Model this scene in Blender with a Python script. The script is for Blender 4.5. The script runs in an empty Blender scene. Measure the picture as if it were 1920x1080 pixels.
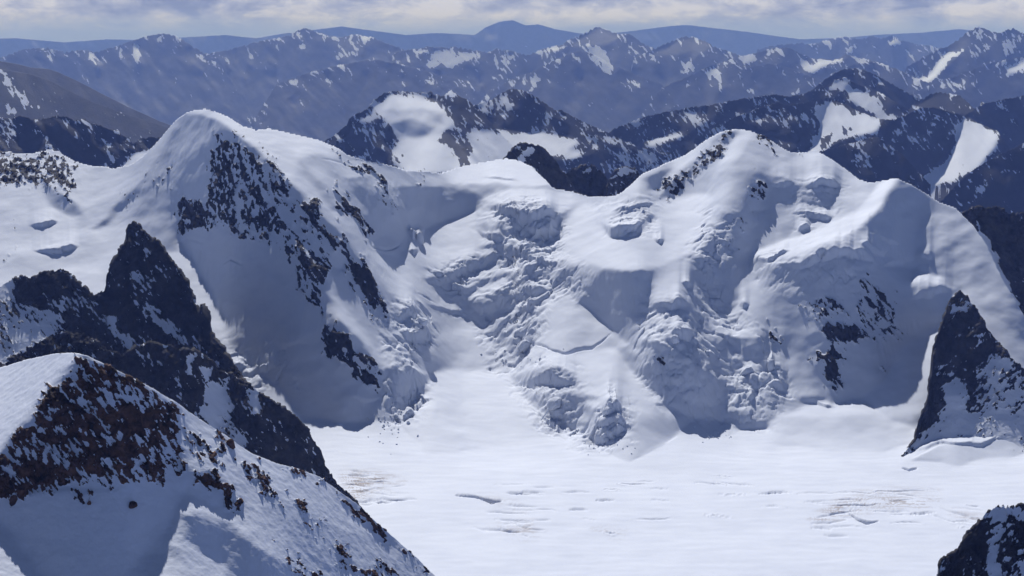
import bpy, math, random
import numpy as np
from concurrent.futures import ThreadPoolExecutor

# ------------------------------------------------------------------ camera, world, sun, exposure
SC = bpy.context.scene
H = 800.0                       # eye height above the glacier basin (metres)
F = 2637.0                      # focal length in pixels of a 1920 wide picture
TH = math.radians(10.06)        # camera pitched down
CT, ST = math.cos(TH), math.sin(TH)
SUN_EL, SUN_AZ = math.radians(43.0), math.radians(13.0)   # behind the mountains, a little to the left

cam_d = bpy.data.cameras.new('camera'); cam = bpy.data.objects.new('camera', cam_d)
SC.collection.objects.link(cam); SC.camera = cam
cam.location = (0, 0, H); cam.rotation_euler = (math.pi / 2 - TH, 0, 0)
cam_d.sensor_width = 36.0; cam_d.lens = 36.0 * F / 1920.0
cam_d.clip_start = 10.0; cam_d.clip_end = 400000.0

W = bpy.data.worlds.new('World'); SC.world = W; W.use_nodes = True
def build_world():
    nt = W.node_tree; nt.nodes.clear(); N = nt.nodes.new; L = nt.links.new
    out = N('ShaderNodeOutputWorld'); bg = N('ShaderNodeBackground'); L(bg.outputs[0], out.inputs[0])
    bg.inputs['Strength'].default_value = 0.05
    sky = N('ShaderNodeTexSky'); sky.sky_type = 'NISHITA'; sky.sun_disc = False
    sky.sun_elevation = SUN_EL; sky.sun_rotation = -SUN_AZ; sky.altitude = 3500; sky.ozone_density = 2.0
    # broken cloud deck near the horizon
    tc = N('ShaderNodeTexCoord'); mp = N('ShaderNodeMapping'); mp.inputs['Scale'].default_value = (13, 13, 34)
    L(tc.outputs['Generated'], mp.inputs['Vector'])
    def noise(scale, detail, rough, dist, vec):
        n = N('ShaderNodeTexNoise'); n.inputs['Scale'].default_value = scale; n.inputs['Detail'].default_value = detail
        n.inputs['Roughness'].default_value = rough; n.inputs['Distortion'].default_value = dist; L(vec, n.inputs['Vector']); return n
    n1 = noise(1.9, 10, 0.66, 0.25, mp.outputs[0]); n2 = noise(0.8, 4, 0.5, 0.0, mp.outputs[0])
    ad = N('ShaderNodeMath'); ad.operation = 'MULTIPLY_ADD'; L(n2.outputs['Fac'], ad.inputs[0]); ad.inputs[1].default_value = 0.7; L(n1.outputs['Fac'], ad.inputs[2])
    cr = N('ShaderNodeValToRGB'); L(ad.outputs[0], cr.inputs[0])
    e = cr.color_ramp.elements; e[0].position = 0.70; e[0].color = (4.0, 4.6, 7.6, 1); e[1].position = 0.98; e[1].color = (14.0, 14.4, 18.0, 1)
    x = cr.color_ramp.elements.new(0.83); x.color = (7.8, 8.5, 12.4, 1)
    # cover: full low down, thinning upward
    sep = N('ShaderNodeSeparateXYZ'); L(tc.outputs['Generated'], sep.inputs[0])
    mr = N('ShaderNodeMapRange'); L(sep.outputs['Z'], mr.inputs[0]); mr.inputs[1].default_value = 0.03; mr.inputs[2].default_value = 0.08
    mr.inputs[3].default_value = 1.0; mr.inputs[4].default_value = 0.05
    mx = N('ShaderNodeMixRGB'); L(mr.outputs[0], mx.inputs[0]); L(sky.outputs[0], mx.inputs[1]); 
    lo = N('ShaderNodeMapRange'); L(sep.outputs['Z'], lo.inputs[0]); lo.inputs[1].default_value = 0.004; lo.inputs[2].default_value = 0.016; lo.inputs[3].default_value = 0.9; lo.inputs[4].default_value = 0.0
    ml = N('ShaderNodeMixRGB'); L(lo.outputs[0], ml.inputs[0]); L(cr.outputs[0], ml.inputs[1]); ml.inputs[2].default_value = (4.6, 6.2, 11.5, 1); L(ml.outputs[0], mx.inputs[2])
    L(mx.outputs[0], bg.inputs['Color'])
build_world()

sun_d = bpy.data.lights.new('sun', 'SUN'); sun = bpy.data.objects.new('sun', sun_d); SC.collection.objects.link(sun)
sun_d.energy = 5.0; sun_d.angle = math.radians(0.5); sun_d.color = (1.0, 0.985, 0.97)
# direction towards the sun: forward (+y), rotated left, raised
SD = np.array([-math.sin(SUN_AZ) * math.cos(SUN_EL), math.cos(SUN_AZ) * math.cos(SUN_EL), math.sin(SUN_EL)])
from mathutils import Vector
sun.rotation_euler = Vector(SD).to_track_quat('Z', 'Y').to_euler()
sun.location = (-800, 2000, 4000)

vs = SC.view_settings; vs.view_transform = 'Standard'; vs.look = 'None'; vs.exposure = -0.12; vs.gamma = 1.0; vs.use_curve_mapping = False
SC.render.engine = 'CYCLES'
SC.cycles.use_denoising = True
SC.cycles.max_bounces = 5; SC.cycles.diffuse_bounces = 1; SC.cycles.volume_bounces = 1; SC.cycles.transparent_max_bounces = 6
SC.cycles.use_adaptive_sampling = False

# ------------------------------------------------------------------ noise
def _chunks(fn, n, *arrs):
    out = np.empty(n, np.float32); step = 1 << 16
    def run(a): out[a:a + step] = fn(*[r[a:a + step] for r in arrs])
    with ThreadPoolExecutor(4) as ex: list(ex.map(run, range(0, n, step)))
    return out
_GR = np.array([(1,1,0),(-1,1,0),(1,-1,0),(-1,-1,0),(1,0,1),(-1,0,1),(1,0,-1),(-1,0,-1),(0,1,1),(0,-1,1),(0,1,-1),(0,-1,-1),(1,1,0),(-1,1,0),(0,-1,1),(0,-1,-1)], np.float32)
_GX, _GY, _GZ = [np.ascontiguousarray(_GR[:, i]) for i in range(3)]
def _perlin(x, y, z):
    xi = np.floor(x); yi = np.floor(y); zi = np.floor(z)
    x = x - xi; y = y - yi; z = z - zi
    xi = xi.astype(np.int64).astype(np.uint32); yi = yi.astype(np.int64).astype(np.uint32); zi = zi.astype(np.int64).astype(np.uint32)
    fx = x*x*x*(x*(x*6-15)+10); fy = y*y*y*(y*(y*6-15)+10); fz = z*z*z*(z*(z*6-15)+10)
    res = 0
    for dx in (0, 1):
        hx = (xi + np.uint32(dx)) * np.uint32(73856093); wx = fx if dx else 1 - fx
        for dy in (0, 1):
            hy = hx ^ ((yi + np.uint32(dy)) * np.uint32(19349663)); wy = wx * (fy if dy else 1 - fy)
            for dz in (0, 1):
                h = hy ^ ((zi + np.uint32(dz)) * np.uint32(83492791))
                h = (h ^ (h >> np.uint32(13))) * np.uint32(1274126177); h = (h ^ (h >> np.uint32(16))) & np.uint32(15)
                g = _GX[h] * (x - dx) + _GY[h] * (y - dy) + _GZ[h] * (z - dz)
                res = res + g * wy * (fz if dz else 1 - fz)
    return res
def fbm(x, y, z, octv=5, lac=2.03, gain=0.5, ridged=False, seed=0.0):
    sh = np.broadcast(x, y, z).shape
    x, y, z = [np.ascontiguousarray(np.broadcast_to(a, sh), dtype=np.float32).ravel() for a in (x, y, z)]
    def fn(a, b, c):
        r = 0; amp = 1.0; f = 1.0
        for k in range(octv):
            o = seed + 17.3 * k
            n = _perlin(a * f + o, b * f + o * 1.7, c * f - o)
            r = r + amp * ((1 - 2.2 * np.abs(n)) if ridged else n * 1.4)
            amp *= gain; f *= lac
        return r
    return _chunks(fn, x.size, x, y, z).reshape(sh)
def worley(x, y, seed=0):
    """2-D cellular noise: (F1, F2, cell hash)."""
    sh = x.shape; x = x.astype(np.float32).ravel(); y = y.astype(np.float32).ravel()
    xi = np.floor(x).astype(np.int64); yi = np.floor(y).astype(np.int64)
    f1 = np.full(x.shape, 9, np.float32); f2 = f1.copy(); idh = np.zeros_like(f1)
    for dx in (-1, 0, 1):
        for dy in (-1, 0, 1):
            a = xi + dx; b = yi + dy
            h = (a.astype(np.uint32) * np.uint32(73856093)) ^ (b.astype(np.uint32) * np.uint32(19349663)) ^ np.uint32(seed * 977 + 5)
            h = (h ^ (h >> np.uint32(13))) * np.uint32(1274126177); h = h ^ (h >> np.uint32(16))
            r1 = (h & np.uint32(0xffff)).astype(np.float32) / 65535; r2 = (h >> np.uint32(16)).astype(np.float32) / 65535
            d = np.hypot(a + r1 - x, b + r2 - y)
            closer = d < f1
            f2 = np.where(closer, f1, np.minimum(f2, d)); idh = np.where(closer, (r1 * 7.3 + r2 * 3.1) % 1.0, idh); f1 = np.where(closer, d, f1)
    return f1.reshape(sh), f2.reshape(sh), idh.reshape(sh)
def sstep(a, b, x):
    t = np.clip((x - a) / (b - a), 0, 1); return t * t * (3 - 2 * t)

# ------------------------------------------------------------------ camera geometry: reading positions off the survey picture
def ut(px, py):
    """direction of a picture point: (x/y, (z-H)/y)"""
    cx = (np.asarray(px, float) - 960) / F; cy = (540 - np.asarray(py, float)) / F
    d = CT + cy * ST
    return cx / d, (-ST + cy * CT) / d
def proj(x, y, z):
    zz = z - H; fw = y * CT - zz * ST; up = y * ST + zz * CT
    return 960 + F * x / fw, 540 - F * up / fw
def pt(px, py, Y=None, z=None):
    u, t = ut(px, py)
    if Y is None: Y = (z - H) / t
    return float(u), float(Y), float(H + t * Y)

# ------------------------------------------------------------------ height field solver (creased thin plate through survey lines)
def solve(lines, u0, u1, v0, v1, nu, nv, alpha, beta):
    samples = []
    for ln in lines:
        P = np.array([(p[0], math.log(p[1]), p[2]) for p in ln['p']])
        if len(P) == 1: samples.append((P, ln)); continue
        Q = []
        for a, b in zip(P[:-1], P[1:]):
            n = max(2, int(max(abs(b[0] - a[0]) / (u1 - u0) * nu, abs(b[1] - a[1]) / (v1 - v0) * nv) * 1.6) + 1)
            Q.append(a + (b - a) * np.linspace(0, 1, n, endpoint=False)[:, None])
        Q.append(P[-1:]); samples.append((np.vstack(Q), ln))
    h = None
    for lev in (8, 4, 2, 1):
        mu, mv = max(12, nu // lev), max(12, nv // lev)
        w = np.zeros((mv, mu)); wt = np.zeros((mv, mu)); cr = np.zeros((mv, mu))
        for Q, ln in samples:
            ci = np.round((Q[:, 0] - u0) / (u1 - u0) * (mu - 1)).astype(int); ri = np.round((Q[:, 1] - v0) / (v1 - v0) * (mv - 1)).astype(int)
            ok = (ci >= 0) & (ci < mu) & (ri >= 0) & (ri < mv)
            k = ln.get('w', 1.0)
            np.add.at(w, (ri[ok], ci[ok]), k); np.add.at(wt, (ri[ok], ci[ok]), k * Q[ok, 2])
            if ln.get('c'): cr[ri[ok], ci[ok]] = np.maximum(cr[ri[ok], ci[ok]], ln['c'])
        tgt = np.where(w > 0, wt / np.maximum(w, 1e-9), 0); w = np.where(w > 0, 4.0, 0)
        sm = 1 - cr * 0.985                            # plate stiffness drops on creases
        du = (u1 - u0) / (mu - 1); dv = (v1 - v0) / (mv - 1); r = (dv / du)
        def lap(a):
            p = np.pad(a, 1, mode='edge')
            return (p[1:-1, 2:] + p[1:-1, :-2] - 2 * a) * r + (p[2:, 1:-1] + p[:-2, 1:-1] - 2 * a) / r
        def A(a):
            L = lap(a); return w * a - alpha * L / lev + beta * lap(sm * L)
        if h is None: h = np.full((mv, mu), (tgt * w).sum() / w.sum())
        else: h = resize(h, mv, mu)
        b = w * tgt; D = w + alpha * 2 * (r + 1 / r) / lev + beta * 6 * (r * r + 1 / r / r) * sm
        x = h; rr = b - A(x); z = rr / D; p = z.copy(); rz = (rr * z).sum()
        for it in range(260 if lev > 1 else 160):
            Ap = A(p); al = rz / max((p * Ap).sum(), 1e-20); x = x + al * p; rr = rr - al * Ap; z = rr / D
            rn = (rr * z).sum(); p = z + rn / max(rz, 1e-20) * p; rz = rn
            if rz < 1e-6: break
        h = x
    return h
def resize(a, m, n):
    def ax(a, m):
        k = a.shape[0]; t = np.linspace(0, k - 1, m); i = np.clip(np.floor(t).astype(int), 0, k - 2); f = (t - i)[:, None]
        p = np.pad(a, ((1, 2), (0, 0)), mode='edge'); p0, p1, p2, p3 = p[i], p[i + 1], p[i + 2], p[i + 3]
        return p1 + 0.5 * f * (p2 - p0 + f * (2 * p0 - 5 * p1 + 4 * p2 - p3 + f * (3 * (p1 - p2) + p3 - p0)))
    return ax(ax(a, m).T, n).T
def blur1(a, k, axis):
    k = int(k)
    if k < 1: return a
    p = np.pad(a, [(k + 1, k) if i == axis else (0, 0) for i in range(2)], mode='edge'); c = np.cumsum(p, axis=axis)
    n = a.shape[axis]; hi = np.take(c, np.arange(2 * k + 1, 2 * k + 1 + n), axis); lo = np.take(c, np.arange(0, n), axis)
    return (hi - lo) / (2 * k + 1)

# ------------------------------------------------------------------ polygons on the survey picture
def poly_mask(px, py, poly, fade):
    """1 inside the outline, falling to 0 at FADE pixels outside"""
    poly = np.array(poly, float); x0, y0 = poly.min(0) - fade; x1, y1 = poly.max(0) + fade
    out = np.zeros(px.shape, np.float32); sel = (px > x0) & (px < x1) & (py > y0) & (py < y1)
    x = px[sel]; y = py[sel]
    if x.size == 0: return out
    ins = np.zeros(x.shape, bool); dmin = np.full(x.shape, 1e9)
    for (ax, ay), (bx, by) in zip(poly, np.roll(poly, -1, 0)):
        c = (ay > y) != (by > y)
        ins ^= c & (x < (bx - ax) * (y - ay) / ((by - ay) if by != ay else 1e-9) + ax)
        ex, ey = bx - ax, by - ay; t = np.clip(((x - ax) * ex + (y - ay) * ey) / (ex * ex + ey * ey + 1e-9), 0, 1)
        dmin = np.minimum(dmin, np.hypot(x - ax - t * ex, y - ay - t * ey))
    sd = np.where(ins, dmin, -dmin)
    out[sel] = np.clip(0.5 + sd / fade * 0.5, 0, 1)
    return out

# ------------------------------------------------------------------ materials
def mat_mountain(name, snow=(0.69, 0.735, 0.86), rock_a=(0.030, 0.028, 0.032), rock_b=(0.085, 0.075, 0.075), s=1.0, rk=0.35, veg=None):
    m = bpy.data.materials.new(name); m.use_nodes = True; nt = m.node_tree; nt.nodes.clear(); N = nt.nodes.new; L = nt.links.new
    out = N('ShaderNodeOutputMaterial'); bs = N('ShaderNodeBsdfPrincipled'); L(bs.outputs[0], out.inputs[0])
    geo = N('ShaderNodeNewGeometry')
    def noise(scale, detail=6, rough=0.6, dist=0.0, vec=None):
        n = N('ShaderNodeTexNoise'); n.inputs['Scale'].default_value = scale / s; n.inputs['Detail'].default_value = detail
        n.inputs['Roughness'].default_value = rough; n.inputs['Distortion'].default_value = dist; L(vec or geo.outputs['Position'], n.inputs['Vector']); return n
    mp = N('ShaderNodeMapping'); mp.inputs['Scale'].default_value = (1, 1, 0.45); mp.inputs['Rotation'].default_value = (0, 0.35, 0); L(geo.outputs['Position'], mp.inputs['Vector'])
    at = N('ShaderNodeAttribute'); at.attribute_name = 'rock'
    nf = noise(0.16, 7, 0.68, 0.4, mp.outputs[0])
    ma = N('ShaderNodeMath'); ma.operation = 'MULTIPLY_ADD'; L(nf.outputs['Fac'], ma.inputs[0]); ma.inputs[1].default_value = rk; L(at.outputs['Fac'], ma.inputs[2])
    mr = N('ShaderNodeMapRange'); L(ma.outputs[0], mr.inputs[0]); mr.inputs[1].default_value = 0.5 + rk * 0.5 - 0.02; mr.inputs[2].default_value = 0.5 + rk * 0.5 + 0.02; mr.clamp = True
    nr = noise(0.03, 8, 0.65, 0.6); cr = N('ShaderNodeValToRGB'); L(nr.outputs['Fac'], cr.inputs[0])
    cr.color_ramp.elements[0].position = 0.36; cr.color_ramp.elements[0].color = (*rock_a, 1); cr.color_ramp.elements[1].position = 0.68; cr.color_ramp.elements[1].color = (*rock_b, 1)
    rock_col = cr.outputs[0]
    # wind packed and dusty snow
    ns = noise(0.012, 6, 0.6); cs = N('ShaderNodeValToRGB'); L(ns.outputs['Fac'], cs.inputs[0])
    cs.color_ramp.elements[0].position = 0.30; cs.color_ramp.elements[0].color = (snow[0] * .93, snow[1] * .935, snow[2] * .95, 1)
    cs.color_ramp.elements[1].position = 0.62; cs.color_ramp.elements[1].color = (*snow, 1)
    di = N('ShaderNodeAttribute'); di.attribute_name = 'dust'
    md = N('ShaderNodeMixRGB'); L(di.outputs['Fac'], md.inputs[0]); L(cs.outputs[0], md.inputs[1]); md.inputs[2].default_value = (0.30, 0.25, 0.23, 1)
    mx = N('ShaderNodeMixRGB'); L(mr.outputs[0], mx.inputs[0]); L(md.outputs[0], mx.inputs[1]); L(rock_col, mx.inputs[2])
    L(mx.outputs[0], bs.inputs['Base Color'])
    bs.inputs['Roughness'].default_value = 0.8; bs.inputs['Specular IOR Level'].default_value = 0.15
    # fine relief: strong on rock, faint on snow
    nb = noise(0.35, 8, 0.7); b1 = N('ShaderNodeBump'); b1.inputs['Distance'].default_value = 1.6 * s; b1.inputs['Strength'].default_value = 0.6
    L(nb.outputs['Fac'], b1.inputs['Height'])
    ms = N('ShaderNodeMath'); ms.operation = 'MULTIPLY_ADD'; L(mr.outputs[0], ms.inputs[0]); ms.inputs[1].default_value = 0.75; ms.inputs[2].default_value = 0.10; L(ms.outputs[0], b1.inputs['Strength'])
    L(b1.outputs[0], bs.inputs['Normal'])
    return m

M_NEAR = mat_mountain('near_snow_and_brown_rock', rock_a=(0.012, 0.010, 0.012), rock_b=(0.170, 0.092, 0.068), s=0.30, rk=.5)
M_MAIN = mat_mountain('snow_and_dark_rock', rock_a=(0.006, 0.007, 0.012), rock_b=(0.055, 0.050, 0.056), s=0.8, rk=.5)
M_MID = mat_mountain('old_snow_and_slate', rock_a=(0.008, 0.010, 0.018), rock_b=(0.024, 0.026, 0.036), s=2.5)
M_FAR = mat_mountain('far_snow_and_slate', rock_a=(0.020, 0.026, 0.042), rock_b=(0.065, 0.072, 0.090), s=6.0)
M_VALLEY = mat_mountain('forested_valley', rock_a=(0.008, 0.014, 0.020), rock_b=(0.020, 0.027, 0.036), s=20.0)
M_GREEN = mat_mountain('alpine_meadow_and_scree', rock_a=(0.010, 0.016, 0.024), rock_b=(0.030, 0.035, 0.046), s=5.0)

# ------------------------------------------------------------------ a surveyed piece of mountain
SQ = [False]
def kpt(px, py, Y=None, z=None):
    # the headwall right of the pointed mountain stands steeper than the left side
    u, Y, z = pt(px, py, Y, z)
    if SQ[0] and Y > 2750:
        t = min(max((px - 420) / 400, 0), 1); k = 1 - .25 * t * t * (3 - 2 * t)
        return pt(px, py, 2750 + (Y - 2750) * k)
    return u, Y, z
def C(ln, c=1.0, **k): return dict(p=[kpt(*q) for q in ln], c=c, **k)
def S(ln, **k): return C(ln, c=0, **k)
def Z(ln, **k): return dict(p=[kpt(a, b, None, z) for a, b, z in ln], c=0, **k)
def tag(o, label=None, cat=None, kind=None, group=None):
    if label: o['label'] = label
    if cat: o['category'] = cat
    if kind: o['kind'] = kind
    if group: o['group'] = group
    return o

class Land: pass
def hit(Ld, px, py):
    """first visible place of the smooth surface at a picture point -> (u, v)"""
    u, t = ut(px, py); c = int(np.clip(round((u - Ld.u0) / (Ld.u1 - Ld.u0) * (Ld.hf.shape[1] - 1)), 0, Ld.hf.shape[1] - 1))
    tt = (Ld.hf[:, c] - H) / Ld.Yf; i = int(np.argmax(tt >= t))
    if tt[i] < t: i = len(tt) - 1
    if i > 0:
        f = (t - tt[i - 1]) / max(tt[i] - tt[i - 1], 1e-9); return u, Ld.vf[i - 1] + f * (Ld.vf[i] - Ld.vf[i - 1])
    return u, Ld.vf[0]

def land(lines, pxr, Yr, coarse, fine, alpha=0.02, beta=0.4, shape=None, rows=500, zw=1.6, lat=6):
    Ld = Land(); Ld.u0 = (pxr[0] - 960) / F / CT; Ld.u1 = (pxr[1] - 960) / F / CT
    v0, v1 = math.log(Yr[0]), math.log(Yr[1])
    hc = solve(lines, Ld.u0, Ld.u1, v0, v1, coarse[0], coarse[1], alpha, beta)
    nu, nv = fine; hf = resize(hc, nv, nu)
    Ld.vf = np.linspace(v0, v1, nv); Ld.Yf = np.exp(Ld.vf); Ld.uf = np.linspace(Ld.u0, Ld.u1, nu); Ld.hf = hf
    return finish_land(Ld, shape, rows, zw, lat)
def finish_land(Ld, shape, rows, zw, lat):
    hf = Ld.hf; nu = hf.shape[1]
    if shape: hf = shape(Ld)
    dY = np.gradient(Ld.Yf)[:, None]; dz = np.gradient(hf, axis=0)
    dens = np.sqrt(dY ** 2 + (zw * dz) ** 2)
    dens = blur1(blur1(dens, lat, 1), lat, 1)
    cum = np.cumsum(dens, axis=0); cum = (cum - cum[:1]) / (cum[-1:] - cum[:1])
    vv = np.empty((rows, nu)); hh = np.empty((rows, nu)); q = np.linspace(0, 1, rows)
    for c in range(nu):
        vv[:, c] = np.interp(q, cum[:, c], Ld.vf); hh[:, c] = np.interp(vv[:, c], Ld.vf, hf[:, c])
    Y = np.exp(vv); X = Ld.uf[None, :] * Y
    Ld.X, Ld.Y, Ld.Z = X, Y, hh
    return Ld
def normals(X, Y, Z):
    a = np.stack([np.gradient(q, axis=1) for q in (X, Y, Z)], -1); b = np.stack([np.gradient(q, axis=0) for q in (X, Y, Z)], -1)
    n = np.cross(a, b); n /= np.linalg.norm(n, axis=-1, keepdims=True) + 1e-9
    return n
def push(Ld, d, n=None):
    n = normals(Ld.X, Ld.Y, Ld.Z) if n is None else n
    Ld.X = Ld.X + n[..., 0] * d; Ld.Y = Ld.Y + n[..., 1] * d; Ld.Z = Ld.Z + n[..., 2] * d

def strike(Ld, diag):
    c, q = math.cos(diag), math.sin(diag); return Ld.X * c + Ld.Z * q, Ld.X * q - Ld.Z * c
def rock_field(Ld, polys, freq, seed, warp=9.0, base=None, streak=0.5, con=1.5, diag=0.0):
    a, b = strike(Ld, diag)
    """rock cover from outlines on the survey picture, with ragged edges; attribute > 0.5 is bare rock"""
    px, py = proj(Ld.X, Ld.Y, Ld.Z)
    w1 = fbm(px / 40, py / 40, px * 0 + seed, 4); w2 = fbm(px / 40, py / 40, px * 0 + seed + 9.1, 4)
    qx = px + warp * w1 * 1.6; qy = py + warp * w2 * 1.6
    n = fbm(a * freq, Ld.Y * freq * 0.4, b * freq * streak, 6, gain=0.62, seed=seed + 3)
    n = n - 0.35 * fbm(a * freq * 1.7, Ld.Y * freq * 0.6, b * freq * 0.6, 4, ridged=True, seed=seed + 5) + 0.2
    cov = np.zeros(px.shape, np.float32) if base is None else base.astype(np.float32)
    for poly, d in polys:
        m = poly_mask(qx, qy, poly, 14)
        cov = np.maximum(cov, m * d) if d > 0 else np.minimum(cov, 1 - m * (1 + d))
    a = 0.5 + 0.9 * (n * 0.55 + (cov - 0.5) * con)
    return np.where(cov < 0.02, -0.5, a), cov

def mesh(name, Ld, mat, rock, dust=None, keep=None, smooth=True):
    R, Cn = Ld.X.shape; idx = np.arange(R * Cn).reshape(R, Cn)
    f = np.stack([idx[:-1, :-1], idx[:-1, 1:], idx[1:, 1:], idx[1:, :-1]], -1).reshape(-1, 4)
    if keep is not None: f = f[keep.ravel()]
    co = np.stack([Ld.X, Ld.Y, Ld.Z], -1).reshape(-1, 3).astype(np.float32)
    rk = rock.ravel().astype(np.float32); du = None if dust is None else dust.ravel().astype(np.float32)
    return raw_mesh(name, co, f, mat, rk, du, smooth)
def raw_mesh(name, co, f, mat, rk=None, du=None, smooth=True, parent=None):
    used = np.zeros(len(co), bool); used[f.ravel()] = True; new = np.cumsum(used) - 1
    f = new[f].astype(np.int32); co = co[used]
    me = bpy.data.meshes.new(name); k = f.shape[1]
    me.vertices.add(len(co)); me.vertices.foreach_set('co', np.ascontiguousarray(co, np.float32).ravel())
    me.loops.add(f.size); me.loops.foreach_set('vertex_index', f.ravel())
    me.polygons.add(len(f)); me.polygons.foreach_set('loop_start', np.arange(0, f.size, k, dtype=np.int32))
    me.polygons.foreach_set('use_smooth', np.full(len(f), smooth))
    me.update(calc_edges=True)
    for nm, a in (('rock', rk), ('dust', du)):
        if a is not None:
            at = me.attributes.new(nm, 'FLOAT', 'POINT'); at.data.foreach_set('value', np.ascontiguousarray(a[used], np.float32))
    me.materials.append(mat)
    o = bpy.data.objects.new(name, me); SC.collection.objects.link(o)
    if parent: o.parent = parent
    return o



# ------------------------------------------------------------------ the head of the valley: basin, icefall and the two snow mountains
CLIFFS = [
 ([(797,528,4),(850,518,10),(890,502,14),(925,486,12),(952,470,4)],90), ([(876,572,4),(900,586,20),(940,576,22),(962,552,6)],50), ([(972,545,4),(1000,554,16),(1024,545,6)],45),
 ([(965,578,4),(990,583,22),(1008,580,8)],45), ([(932,640,4),(950,655,26),(967,667,36),(985,655,34),(1003,636,8)],60), ([(905,386,4),(940,401,15),(975,420,22),(1000,424,24),(1030,415,16),(1050,398,4)],110),
 ([(890,430,3),(915,452,14),(935,462,16),(950,448,4)],60), ([(985,428,4),(1005,446,20),(1030,444,22),(1047,430,6)],70), ([(1125,416,4),(1145,445,18),(1165,446,20),(1190,432,15),(1213,405,4)],80),
 ([(1222,446,2),(1236,458,11),(1248,449,3)],60), ([(928,473,4),(960,481,10),(1000,491,13),(1043,495,4)],60), ([(1050,500,6),(1075,520,22),(1100,548,32),(1125,562,42),(1170,562,58),(1205,558,52),(1228,535,10)],150),
 ([(1185,645,2),(1203,652,10),(1240,660,8),(1262,655,2)],50), ([(960,714,2),(990,722,10),(1030,722,23),(1075,722,15),(1083,718,3)],80), ([(985,745,2),(1010,766,14),(1045,770,30),(1075,768,36),(1090,758,8)],60),
 ([(1122,778,5),(1140,786,24),(1158,778,20),(1170,762,4)],45), ([(1102,810,4),(1120,829,24),(1140,829,26),(1160,816,18),(1178,798,4)],50), ([(1003,768,3),(1025,790,10),(1047,807,14),(1058,812,4)],60),
 ([(1275,533,3),(1290,543,13),(1302,536,3)],50), ([(1213,570,2),(1235,575,8),(1260,580,11),(1285,578,15),(1290,570,3)],70), ([(1298,506,10),(1320,528,40),(1348,522,40),(1362,505,10)],90),
 ([(1384,570,3),(1395,579,15),(1407,572,3)],40), ([(1315,632,6),(1340,660,30),(1370,666,36),(1410,661,36),(1440,636,8)],90), ([(1253,624,4),(1270,633,20),(1290,641,24),(1308,624,5)],50),
 ([(1180,662,4),(1200,700,25),(1225,738,50),(1260,764,72),(1300,779,78),(1340,787,72),(1360,790,50),(1367,788,6)],170), ([(1364,798,6),(1375,802,46),(1395,798,46),(1405,795,22),(1438,798,17),(1444,788,4)],60),
 ([(1373,698,4),(1395,712,18),(1415,727,30),(1425,728,26),(1430,718,4)],45), ([(1398,747,3),(1408,751,14),(1418,744,3)],40), ([(1438,716,3),(1460,728,15),(1478,734,4)],50), ([(1437,690,4),(1446,692,22),(1454,688,5)],35),
 ([(742,596,4),(760,601,14),(778,597,17),(785,592,3)],45), ([(750,630,4),(775,635,14),(795,632,17),(808,620,4)],50), ([(798,571,2),(830,580,5),(860,588,5),(882,594,2)],60), ([(748,690,2),(775,698,8),(793,700,3)],40),
 ([(722,758,8),(745,765,26),(770,752,40),(790,730,30),(803,722,5)],60), ([(768,750,3),(782,768,19),(792,752,13),(797,744,2)],35), ([(752,780,4),(758,788,13),(766,780,10),(782,777,4)],30),
 ([(1488,428,4),(1500,435,15),(1515,431,13),(1522,424,3)],50), ([(1482,401,3),(1520,410,10),(1550,418,15),(1565,408,4)],70), ([(1497,382,4),(1530,396,20),(1547,401,30),(1556,393,20),(1562,366,3)],90),
 ([(1408,487,4),(1440,490,11),(1465,481,9),(1483,474,3)],70), ([(1450,502,3),(1500,503,11),(1540,490,22),(1580,481,23),(1600,486,16),(1625,490,18),(1652,495,6)],120), ([(1612,474,5),(1640,480,17),(1658,480,11),(1668,469,2)],60),
 ([(1650,497,3),(1672,498,7),(1700,489,6),(1718,486,2)],50), ([(1718,481,2),(1742,490,8),(1752,486,2)],50), ([(1638,445,2),(1670,459,9),(1692,460,3)],60), ([(1706,562,6),(1740,560,18),(1765,549,12),(1788,541,2)],90),
 ([(1498,752,2),(1530,757,5),(1550,765,6),(1572,762,2)],60), ([(1715,848,2),(1760,831,5),(1800,836,5),(1840,838,6),(1870,821,5),(1925,807,4)],70),
 ([(52,424,3),(80,427,11),(105,420,9),(112,414,2)],60), ([(58,470,3),(100,478,13),(140,468,15),(150,460,2)],70), ([(428,690,3),(450,694,14),(470,685,4)],40), ([(470,696,3),(495,700,16),(527,686,5)],50),
 ([(500,645,1),(540,648,4),(592,649,2)],60), ([(655,748,2),(690,752,4),(720,748,2)],50), ([(1505,350,3),(1530,356,14),(1560,352,16),(1580,345,3)],80), ([(1440,345,2),(1470,352,8),(1495,345,2)],60), ([(1140,402,2),(1180,396,7),(1215,386,6),(1232,380,2)],70), ([(900,330,1),(930,338,4),(980,342,3)],90),
 ([(760,425,4),(775,452,26),(790,448,22),(797,430,4)],40),([(762,470,2),(775,478,12),(788,466,4)],40),
]
ICE = [([(800,520),(890,495),(930,470),(900,420),(910,380),(1050,395),(1060,430),(1050,480),(1110,520),(1130,570),(1090,560),(1020,560),(1010,690),(920,690),(900,590),(870,590)],.85),
 ([(960,700),(1080,700),(1110,740),(1180,760),(1190,830),(1110,840),(1040,810),(990,770)],.8), ([(720,570),(800,580),(810,640),(760,700),(800,720),(790,790),(730,790),(720,680)],.8),
 ([(1190,560),(1290,570),(1330,520),(1440,640),(1480,740),(1450,800),(1360,800),(1240,760),(1190,680)],.5), ([(1320,400),(1370,400),(1370,490),(1330,520),(1300,480)],.7), ([(1410,485),(1590,465),(1660,490),(1640,540),(1560,530),(1440,545)],.45), ([(1480,350),(1580,350),(1560,420),(1500,440)],.35), ([(1120,385),(1230,375),(1220,430),(1130,430)],.4),
 ([(420,640),(540,650),(560,720),(450,720)],.45)]
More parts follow.
